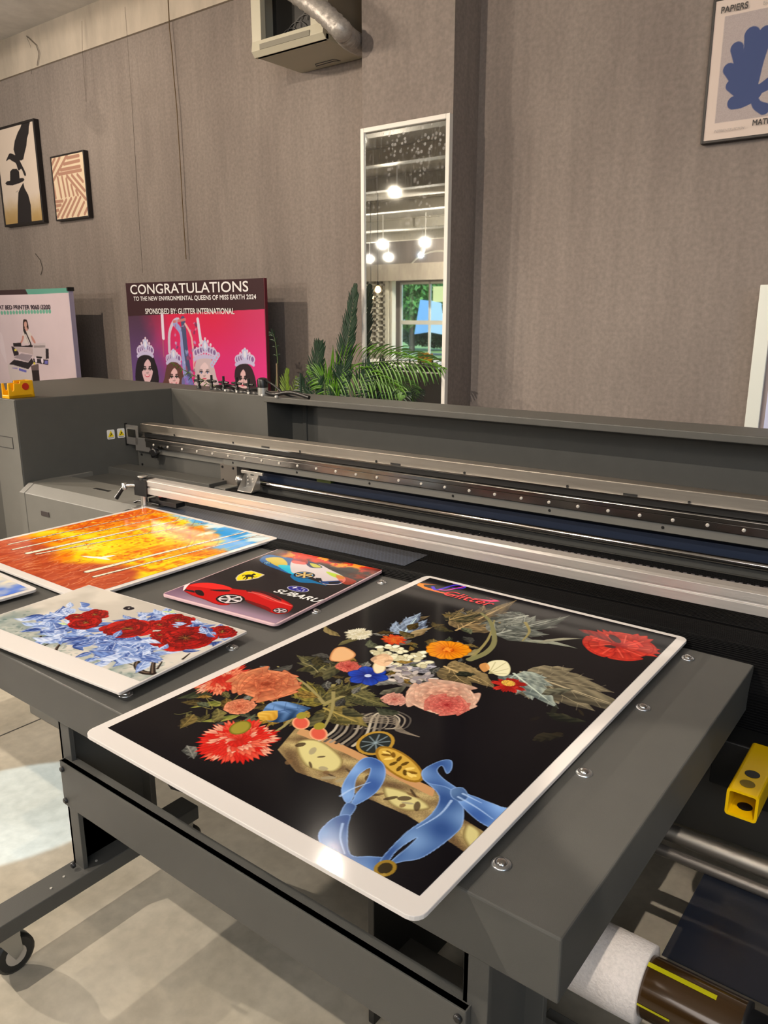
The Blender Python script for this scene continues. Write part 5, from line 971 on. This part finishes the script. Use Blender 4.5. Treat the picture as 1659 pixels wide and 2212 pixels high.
# warning stickers
def sticker(px):
    # on the tower's inner face
    e=PF(.108,1.045,0)-PF(-.078,.03,0); e=e[:2]/np.linalg.norm(e[:2]); nrm=np.array([e[1],-e[0]]); o0=PF(-.078,.03,0)[:2]+nrm*.001
    d=ray(*px); s_=(o0@nrm)/(d[:2]@nrm); P=d*s_; w_,h_=.052,.062
    fn=lambda u,v,h:(P[0]+e[0]*u+nrm[0]*h,P[1]+e[1]*u+nrm[1]*h,P[2]+v)
    t=MB().prism([(u-w_/2,v-h_/2) for u,v in rounded(w_,h_,.008,3)],0,.001,fn).build('warning_sticker',mat('white_sticker',(.8,.8,.78),.4),pr_)
    MB().prism([(-.021,-.016),(.021,-.016),(0,.025)],.001,.0014,fn).build('triangle',mat('warning_yellow',(.85,.65,.0),.4),t)
    mb=MB(); mb.prism([(-.008,-.01),(-.004,-.012),(.009,.004),(.004,.006)],.0014,.0017,fn); mb.prism([(-.003,.003),(.0,.001),(.004,.009),(.0,.009)],.0014,.0017,fn); mb.prism([(-.018,-.024),(.018,-.024),(.018,-.021),(-.018,-.021)],.001,.0014,fn); mb.build('hand_symbol',blackp,t)
sticker((239.5,938.5)); sticker((261.5,935.5))
# lower side cover left of the platen
cv=powder_l
MB(PF).prism([(-.02,FL+.1),(-.02,-1.045),(.045,-1.0),(.74,-.985),(.74,FL+.1)],-.055,.0,lambda b,z,h:(h+.0,b,z)).build('cover_cheek',cv,pr_,bevel=.003)
MB(PF).prism([(-.02,FL+.1),(-.02,-1.045),(.045,-1.0),(.30,-.998),(.30,FL+.1)],.004,.97,lambda b,z,h:(h,b,z)).build('side_cover',cv,pr_,bevel=.003)
PB('cover_recess',powder,.15,.97,.30,.60,-1.03,-1.012,.001); PB('cover_ledge',powder,.0,.97,.56,.70,-1.03,-.975,.003); PB('cover_slot',blackm,.42,.56,.16,.185,-.9995,-.997,0)
PB('cover_label',mat('warning_yellow'),.80,.85,.24,.28,-1.0,-.9965,0); PB('cover_latch',mat('dark_latch',(.05,.04,.04),.4),.16,.24,-.024,-.018,-1.16,-1.13,.001)
# clamp bar (separate sliding bar)
cb=MB(PF).prism([(.062,-.93),(.062,-.898),(.070,-.896),(.070,-.888),(.062,-.886),(.062,-.859),(.074,-.853),(.12,-.852),(.12,-.93)],1.045,5.6,lambda b,z,h:(h,b,z))
cl=cb.build('clamp_bar',alu,pr_,bevel=.0008)
PB('clamp_rack',blackm,2.35,5.6,.12,.135,-.93,-.856,.001)
mb=MB(PF)
for i in range(130): mb.box(2.36+i*.025,2.372+i*.025,.121,.134,-.8565,-.853)
mb.build('rack_teeth',mat('grey_tooth',(.1,.09,.1),.4),cl)
PB('bar_end_block',blackp,.985,1.05,.075,.135,-.938,-.856,.003)
p=PF(.985,.085,-1.0); MB().lathe(p,(0,0,1),[(0,.018),(.148,.018),(.152,.026),(.158,.026),(.160,.018)],18).build('guide_post',mat('bright_steel_fitting'),pr_)
MB(PF).box(.945,1.045,.055,.12,-.945,-.862).build('post_clamp',blackp,pr_)
h0=PF(.965,.075,-.895); h1=PF(.90,.03,-.895); h2=PF(.86,.0,-.965)
hd=MB().tube([h0,h1],.010,10).lathe(h1,(0,0,1),[(-.02,.014),(.012,.014),(.014,.01)],12).build('clamp_lever',mat('bright_steel_fitting'),pr_)
MB().tube([h1,(h1+h2)/2,h2],[.009,.010,.012],10).build('lever_grip',blackp,hd)
PB('bar_bracket',blackm,1.0,1.22,.10,.16,-.99,-.965,.002); PB('bar_bracket',blackm,1.06,1.09,.10,.15,-.99,-.93,.002); PB('red_tag',redm,1.09,1.11,.095,.1,-.945,-.935,0)
MB(PF).tube([(.90,.08,-1.0),(.93,.085,-.985),(1.1,.09,-.985)],.006,8).build('guide_hose',blackp,pr_)
# small things on top of the printer
q=onZ(20,862,ZTOP); r0=onZ(76,857,ZTOP)
td=thing('tape_dispenser',((q[0]+r0[0])/2,(q[1]+r0[1])/2+.03,ZTOP),'yellow plastic tape dispenser with a red reel on top of the printer tower','tape dispenser')
u=(r0-q)[:2]; L_=np.linalg.norm(u); u/=L_; v=np.array([-u[1],u[0]]); h_=.075*1.35
prf=[(0,0),(L_,0),(L_*.97,h_),(L_*.48,h_*1.0),(L_*.47,h_*.86),(L_*.24,h_*.86),(L_*.22,h_*.5),(L_*.17,h_*.42),(L_*.13,h_*.5),(L_*.09,h_*.88),(L_*.02,h_*.88)]
fn=lambda a,b,h:(q[0]+u[0]*a+v[0]*h,q[1]+u[1]*a+v[1]*h,ZTOP+b)
for hh in (.0,.07): MB().prism(prf,hh,hh+.012,fn).build('side_wall',yellow2,td,bevel=.003)
MB().prism([(0,0),(L_,0),(L_,.02),(0,.02)],0,.08,fn).build('base',yellow2,td,bevel=.003); MB().prism([(L_*.9,.0),(L_,.0),(L_*.97,h_),(L_*.9,h_)],0,.08,fn).build('end_wall',yellow2,td,bevel=.003)
cr=fn(L_*.66,h_*.66,-.004); MB().lathe(cr,(v[0],v[1],0),[(0,.021),(.09,.021)],16).build('tape_reel',redm,td)
# cross handled valves and tubing behind the top edge
for i,(x,y) in enumerate(((429,822),(457,823),(483,826),(511,828),(537,831))):
    q=onY(x,y,3.46); t=thing('cross_knob_valve',(q[0],q[1],ZTOP-.0),['black cross-handled valve, first from the left on the printer top','black cross-handled valve second from the left, in front of the blonde woman','black cross-handled valve in the middle of the row of five','black cross-handled valve left of the rightmost one','rightmost black cross-handled valve, beside the silver jar'][i],'valve','cross knob valves on the printer top')
    MB().lathe((q[0],q[1],ZTOP),(0,0,1),[(0,.016),(.02,.016),(.022,.009),(q[2]-ZTOP,.009)],10).build('valve_stem',blackp,t)
    mb=MB()
    mb.tube([(q[0]-.045,q[1],q[2]),(q[0]-.03,q[1],q[2]),(q[0]+.03,q[1],q[2]),(q[0]+.045,q[1],q[2])],[.007,.0085,.0085,.007],8); mb.tube([(q[0],q[1],q[2]-.02),(q[0],q[1],q[2]+.04)],.008,8); mb.lathe((q[0],q[1]-.012,q[2]),(0,1,0),[(0,.012),(.02,.012)],10); mb.build('cross_handle',blackp,t)
rr=random.Random(3)
base=[onZ(x,y,ZTOP+.012) for x,y in ((440,838),(470,843),(500,846),(530,850),(560,855),(600,858),(640,862))]; 
sp=spline(np.array([np.array([p[0],p[1]+.11,ZTOP+.012+ .02*(i%2)]) for i,p in enumerate(base)]),False,6)
MB().tube(sp,.012,8).build('black_hose',blackp,None,label='black hose lying along the printer top behind the cross valves',cat='hose')
for i in range(6):
    p=sp[int(1+i*5.3)%len(sp)]; B('hose_connector',mat('white_fitting',(.6,.6,.58),.35),None,p[0]-.008,p[0]+.008,p[1]-.05,p[1]-.034,ZTOP+.0,ZTOP+.012,.002,label='tiny white hose fitting on the printer top beside the black hose',cat='fitting',group='white hose fittings on the printer top')
for i in range(4):
    x=455+i*28; p=onZ(x,840+i*3,ZTOP+.01); MB().lathe((p[0],p[1]+.05,ZTOP),(1,.0,0),[(-.05,.006),(-.03,.022),(.03,.022),(.05,.006)],10).build('hose_clump',blackp,None,label='short fat black hose segment between two cross valves',cat='hose',group='hose segments on the printer top')
q=onY(568,848,3.42); jr=thing('small_jar',(q[0],q[1],ZTOP),'small jar with silver body and black lid on the printer top','jar')
MB().lathe((q[0],q[1],ZTOP),(0,0,1),[(0,.032),(.048,.032)],20).build('jar_body',mat('satin_silver',(.5,.5,.48),.35,.6),jr); MB().lathe((q[0],q[1],ZTOP+.048),(0,0,1),[(0,.033),(.045,.034),(.055,.028),(.06,.012)],20).build('jar_lid',blackp,jr)
a_=onY(575,822,3.42); b_=onY(610,850,3.42); MB().tube([a_+np.array([0,.0,-.03]),a_,a_*.5+b_*.5+np.array([0,0,.01]),b_,b_+np.array([.1,.05,-.03])],.007,8).build('black_cable',blackp,None,label='black cable arching down from the jar on the printer top',cat='cable')
# ================================================================ table
tb=thing('display_table',(-2.4,1.7,FL),'grey steel table with ball rollers in its top, prints lying on it','table'); TT=ZT-.022
def TB(name,m,*a,bevel=.003): return B(name,m,tb,*a,bevel)
TB('tabletop',powder,-3.43,-.425,1.045,2.375,TT-.135,TT,bevel=.004)
pst=powder
def leg(x0,tag_):
    mb=MB(); mb.box(x0,x0+.055,1.055,1.07,-1.66,TT-.13).box(x0+.0,x0+.012,1.055,1.33,-1.66,TT-.13).box(x0,x0+.055,1.31,1.33,-1.66,TT-.13)
    mb.build('leg',powder,tb,bevel=.0015)
leg(-2.02,0); leg(-.62,1)
for x0 in (-2.03,-.62):
    f=MB().box(x0,x0+.09,.72,1.475,-1.70,-1.65).build('foot_bar',powder,tb,bevel=.003)
    for yy in (.80,1.42):
        xx=x0+.045; c_=MB().box(xx-.03,xx+.03,yy-.03,yy+.04,-1.725,-1.70); c_.prism([(yy-.02,-1.72),(yy+.04,-1.72),(yy+.045,-1.78),(yy+.02,-1.80)],xx-.026,xx-.022,lambda a,b,h:(h,a,b)); c_.prism([(yy-.02,-1.72),(yy+.04,-1.72),(yy+.045,-1.78),(yy+.02,-1.80)],xx+.022,xx+.026,lambda a,b,h:(h,a,b)); cs=c_.build('caster_fork',mat('zinc_plate',(.4,.4,.38),.35,.8),tb,bevel=.001)
        MB().lathe((xx-.018,yy+.025,-1.79),(1,0,0),[(0,.05),(.004,.058),(.032,.058),(.036,.05)],24).build('wheel',mat('black_rubber',(.02,.02,.018),.5),cs); MB().lathe((xx-.021,yy+.025,-1.79),(1,0,0),[(0,.03),(.042,.03)],18).build('wheel_hub',mat('cream_hub',(.5,.45,.38),.4),cs)
TB('stretcher',powder,-2.0,-.60,1.035,1.055,-1.425,-1.278); 
TB('upper_rail',blackm,-1.95,-.6,1.30,1.33,-1.24,-1.16,bevel=.001)
MB().prism([(-2.0,-1.278),(-.6,-1.278),(-.6,-1.2781),(-2.0,-1.2781)],1.035,1.075,lambda a,b,h:(a,h,b)).build('stretcher_flange',powder,tb)
MB().prism([(1.06,-1.66),(1.31,-1.66),(1.08,-1.50)],-2.018,-2.008,lambda a,b,h:(h,a,b)).build('gusset',powder,tb)
MB().prism([(-1.76,-1.30),(-1.70,-1.24),(-1.60,-1.24),(-1.60,-1.32),(-1.70,-1.34)],1.2,1.29,lambda a,b,h:(a,h,b)).build('hanging_bracket',blackm,tb,bevel=.001)
for x,z in ((-1.985,-1.30),(-1.985,-1.405),(-1.985,-1.63),(-.615,-1.30),(-.615,-1.405)): MB().lathe((x,1.037,z),(0,-1,0),[(0,.009),(.008,.009),(.01,.006)],10).build('bolt_head',blackp,tb)
for x,y in ((-1.985,1.0),(-1.97,.95),(-1.97,1.1)): MB().lathe((x,y,-1.65),(0,0,1),[(0,.004),(.002,.004)],8).build('rivet',sc,tb)
bc=mat('roller_cup',(.55,.56,.56),.25,.9)
for X0 in (-.598,-1.757,-2.915):
    for i in range(4):
        c0=np.array([X0,[1.147,1.531,1.914,2.30][i] if X0>-1 else [1.118,1.505,1.893,2.275][i],TT])
        if X0<-2 and False: continue
        f=MB().lathe(c0,(0,0,1),[(0,.0205),(.002,.0205),(.004,.018),(.005,.014)],24).build('ball_transfer',bc,tb); MB().lathe(c0+np.array([0,0,.002]),(0,0,1),[(0,.0125),(.003,.0125),(.006,.0105),(.0082,.007),(.0092,.003)],20).build('ball',chrome,f)
# loose white sheet under the autumn print
MB().add([PF_ for PF_ in [np.array([*onZ(x,y,TT+z)[:2],TT+z]) for x,y,z in ((440,1222,.001),(480,1200,.002),(520,1184,.003),(560,1176,.006),(574,1176,.01),(520,1190,.003),(480,1206,.001))]],[tuple(range(7))]).build('paper_sheet',white_pl,None,label='curled white paper sheet sticking out beside the autumn birch print',cat='paper')
# ================================================================ roller gear right of the table
rg=thing('media_roller_stand',(-.2,1.8,FL),'dark media roller frame under the right end of the table','roller stand')
p0=onZ(1400,1780,-1.4); p1=onZ(1659,1880,-1.4); d=(p1-p0)/np.linalg.norm(p1-p0)
MB().tube([p0-d*.9,p1+d*1.2],.024,20).build('roller_shaft',steel,rg); MB().tube([p0-d*.9+np.array([0,-.04,-.035]),p1+d*1.2+np.array([0,-.04,-.035])],.016,16).build('lower_shaft',mat('dull_steel',(.22,.2,.18),.4,.8),rg)
B('cross_bar',powder,rg,-1.0,.9,1.36,1.42,-1.77,-1.62,.003)
B('cross_foot',powder,rg,-.50,-.40,1.14,1.36,-1.80,-1.72,.003)
B('end_plate',blackm,rg,.05,.07,1.3,2.1,FL,-1.3,.003); B('end_plate',blackm,rg,-1.05,-1.03,1.3,2.1,FL+.02,-1.3,.003)
MB().box(-.40,.045,1.585,1.925,-1.452,-1.449).build('floor_shade_sheet',mat('dark_blue_shade',(.012,.016,.028),.25,alpha=.72),None,label='added dark bluish sheet darkening the floor between the steel roller and the amber tube',cat='shade sheet')  # see-through navy sheet added to darken the floor where it lies in shade
ty,tz=1.49,-1.46; x1=-.20
tu=thing('media_core_tube',(-.5,ty,tz-.07),'smoked amber media tube with a yellow green stripe, emerging from the foam sleeve','tube')
MB().lathe((-1.0,ty,tz),(1,0,0),[(0,.066),(.80,.066)],32).build('tube_body',glass_amb,tu); MB().lathe((x1,ty,tz),(1,0,0),[(0,.067),(.008,.067),(.008,.055),(.075,.055),(.075,.048),(.1,.04),(.25,.02)],28).build('end_cap',mat('black_plastic'),tu)
def tubeang(a,x0,x1,wd,m,nm):
    mb=MB(); r=.0668
    vs=[(x,ty-r*math.sin(q),tz+r*math.cos(q)) for x in (x0,x1) for q in (a-wd,a,a+wd)]; mb.add(vs,[(0,1,4,3),(1,2,5,4)]).build(nm,m,tu)
tubeang(.15,-.55,-.255,.09,lime,'yellow_stripe'); tubeang(1.5,-.55,-.33,.04,lime,'yellow_stripe')
mb=MB(); mb.lathe((-.9,ty,tz),(1,0,0),[(0,.086),(.1,.088),(.25,.085),(.42,.087),(.5,.086),(.5,.068)],40)
mb.build('foam_sleeve',foam,None,label='white foam sleeve wrapped on the tube below the right end of the table',cat='foam sleeve')
# yellow square tube
yt=thing('yellow_square_tube',(-.36,2.1,-1.24),'yellow square steel tube with round holes sticking out beside the table','steel tube')
nx_=onZ(1571,1700,-1.2); fx_=onZ(1625,1603,-1.2); dr=(fx_-nx_); Ln=np.linalg.norm(dr[:2]); dr=dr[:2]/Ln; sd=np.array([dr[1],-dr[0]]); W2=.078
fn=lambda a,b,h:(nx_[0]+sd[0]*a+dr[0]*h,nx_[1]+sd[1]*a+dr[1]*h,-1.2+b)
def ring(r0,r1): return None
mb=MB(); tk=.007; LL=Ln+.0
outer=[(u_,v_-W2) for u_,v_ in rounded(W2,W2,.009,3)]; inner=[(u_+tk,v_-W2+tk) for u_,v_ in rounded(W2-2*tk,W2-2*tk,.005,3)]
no=len(outer); vs=[fn(u_,v_,0) for u_,v_ in outer]+[fn(u_,v_,LL) for u_,v_ in outer]+[fn(u_,v_,0) for u_,v_ in inner]+[fn(u_,v_,LL) for u_,v_ in inner]; fs=[]
for i in range(no):
    j=(i+1)%no; fs+=[(i,j,j+no,i+no),(2*no+i,2*no+j,3*no+j,3*no+i),(i,j,2*no+j,2*no+i),(i+no,j+no,3*no+j,3*no+i)]
tub=mb.add(vs,fs).build('tube_wall',yellow,yt)
for hh,z_,m_ in ((.10,.0008,blackm),(.045,.0008,mat('dark_yellow_hole',(.2,.13,.01),.5)),(.05,-W2+tk+.0008,blackm)):
    q=fn(W2/2,z_,hh); MB().lathe(q,(0,0,1),[(0,.019),(.0006,.019)],20).build('hole',m_,yt)
B('holder_block',blackm,None,fx_[0]-.10,fx_[0]+.3,fx_[1]-.02,2.33,-1.36,-1.21,.004,label='black holder block behind the yellow square tube',cat='bracket')
# left: grey cabinet, blue bin and shelf behind the tower
P=onZ(65,1540,FL); B('equipment_box',powder_l,None,P[0],P[0]+.30,P[1],P[1]+.22,FL,-1.6,.004,label='grey box on the floor behind the left table leg',cat='box')
q=onY(2,1150,3.6)
bb=B('storage_bin',mat('blue_plastic',(.01,.03,.32),.35),None,q[0]-.9,q[0]+.12,3.6,4.2,FL,-1.38,.02,label='blue plastic bin on the floor left of the printer tower',cat='bin')
B('paper_roll_stack',mat('white_paper',(.7,.68,.66),.6),None,q[0]-.7,q[0]+.08,3.58,3.9,-1.38,-1.24,.02,label='white papers lying on the blue bin',cat='papers')
B('shelf_unit',mat('beige_shelf',(.5,.38,.22),.6),None,q[0]-1.2,q[0]+.25,4.25,4.5,FL,-.86,.01,label='beige carton stack behind the blue bin at the left edge',cat='carton')
# ================================================================ palms
def frond(t,pts,ln,m,n=34,droop=.3,fan=1.,wd=.011,side=None,tipk=.5,seed=0,up=0.):
    """rachis through pts; long narrow folded leaflets on both sides"""
    r=random.Random(seed); sp=spline(np.array(pts),False,8); MB().tube(sp,[.0055*(1-.8*i/len(sp)) for i in range(len(sp))],6).build('frond_stem',stemm,t); mb=MB()
    side=np.array(side if side is not None else (0,-1,0),float)
    for i in range(n):
        f=.12+.88*i/(n-1); k=f*(len(sp)-1); j=min(int(k),len(sp)-2); p=sp[j]+(sp[j+1]-sp[j])*(k-j); tg=sp[j+1]-sp[j]; tg/=np.linalg.norm(tg)
        pr_2=np.cross(tg,side); pr_2/=np.linalg.norm(pr_2)+1e-9
        L=ln*math.sin(math.pi*(.18+.78*f))**.6*(1 if f<.85 else 1-.4*(f-.85)/.15)*r.uniform(.85,1.1)
        for sg in (-1,1):
            d=tg*(.55+.6*f*fan)+pr_2*sg*(1.0-.45*f)+side*r.uniform(-.02,.22); d/=np.linalg.norm(d)
            c=[]; q=p.copy(); dd=d.copy(); w_=wd*r.uniform(.8,1.2)
            for s_ in range(6):
                c.append(q.copy()); q=q+dd*L/5; dd=dd+np.array([0,0,-droop*.35+up*.1]); dd/=np.linalg.norm(dd)
            nrm=np.cross(dd,side); nrm/=np.linalg.norm(nrm)+1e-9
            vs=[];fs=[]
            for s_,q in enumerate(c):
                ww=w_*(.35+.9*math.sin(math.pi*min(1,(s_+.6)/5.6))) if s_<5 else .0006
                vs+=[q+nrm*ww,q+side*.003,q-nrm*ww]
            for s_ in range(5): a=s_*3; fs+=[(a,a+1,a+4,a+3),(a+1,a+2,a+5,a+4)]
            mb.add(vs,fs)
    mb.build('leaflets',m,t)
yy=4.51
def Pp(x,y,Y_=yy): return onY(x,y,Y_)
pot=mat('black_pot',(.03,.03,.03),.5); soil=mat('soil',(.04,.03,.02),.9)
def palm(x,y,label,fr):
    b=Pp(x,y); t=thing('potted_palm',(b[0],4.40,FL),label,'palm'); MB().lathe((b[0],4.40,FL),(0,0,1),[(0,.09),(.3,.12),(.32,.125),(.34,.125)],20).build('plant_pot',pot,t); MB().lathe((b[0],4.40,FL+.335),(0,0,1),[(0,.115),(.01,.11)],20).build('soil',soil,t)
    for i,(pts,ln,m,kw) in enumerate(fr):
        P_=[np.array([b[0]+(i%3-1)*.03,4.40,FL+.34])]+[Pp(*q) for q in pts]; 
        # start leaflets only on the upper stretch: bare petiole first
        MB().tube([P_[0],P_[1]],[.010,.006],6).build('petiole',stemm,t); frond(t,P_[1:],ln,m,seed=i+int(x),**kw)
palm(745,900,'potted palm with tall dark fronds and a bright arching frond in front of the mirror',[
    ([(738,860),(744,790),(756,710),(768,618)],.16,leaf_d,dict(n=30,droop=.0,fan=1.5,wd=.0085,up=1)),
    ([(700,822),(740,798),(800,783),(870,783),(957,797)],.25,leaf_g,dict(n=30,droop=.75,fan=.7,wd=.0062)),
    ([(690,850),(715,815),(780,812),(840,830),(872,850)],.20,leaf_g,dict(n=24,droop=.7,fan=.8,wd=.0062)),
    ([(750,880),(790,872),(840,862),(885,853)],.15,leaf_d,dict(n=16,droop=.4,fan=1.3,wd=.006)),
    ([(735,880),(715,850),(700,825),(668,800)],.18,leaf_g,dict(n=22,droop=.5,fan=.9,wd=.0065)),
    ([(755,880),(765,850),(785,820),(800,790)],.17,leaf_d,dict(n=14,droop=.1,fan=1.4,wd=.006))])
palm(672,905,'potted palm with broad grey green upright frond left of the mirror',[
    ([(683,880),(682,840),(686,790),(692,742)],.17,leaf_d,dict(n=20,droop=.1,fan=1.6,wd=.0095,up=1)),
    ([(705,880),(722,850),(735,825),(742,795)],.14,leaf_d,dict(n=16,droop=.2,fan=1.2,wd=.008)),
    ([(680,885),(665,860),(655,840),(650,820)],.12,leaf_d,dict(n=14,droop=.3,fan=1.2,wd=.007)),
    ([(700,885),(715,870),(730,862),(750,858)],.13,leaf_d,dict(n=16,droop=.4,fan=1.2,wd=.008))])
palm(600,905,'small yellow green palm between the magenta banner and the larger palms',[
    ([(625,890),(620,860),(617,830),(622,800)],.10,leaf_y,dict(n=14,droop=.1,fan=1.7,wd=.007,up=1)),([(628,890),(632,860),(638,835),(643,818)],.08,leaf_y,dict(n=9,droop=.1,fan=1.6,wd=.006)),
    ([(628,890),(600,868),(500,852),(440,825),(372,784)],.11,leaf_g,dict(n=26,droop=.7,fan=1.2,wd=.0045)),
    ([(600,780),(596,745),(590,722),(584,720)],.06,leaf_d,dict(n=7,droop=.5,fan=1.0,wd=.006))])
s0=Pp(598,785,4.4); MB().tube([(s0[0],4.4,FL),s0],.008,6).build('plant_stake',mat('beige_stake',(.2,.15,.09),.7),None,label='thin wooden plant stake standing right of the magenta banner',cat='stake')
s0=Pp(649,806,4.05); MB().tube([(s0[0],4.05,FL),s0],.008,6).build('plant_stake',leaf_d,None,label='thin dark green plant stake at the left of the palms',cat='stake')
# ================================================================ prints
big_print(); autumn(); peony(); cars(); small_left()
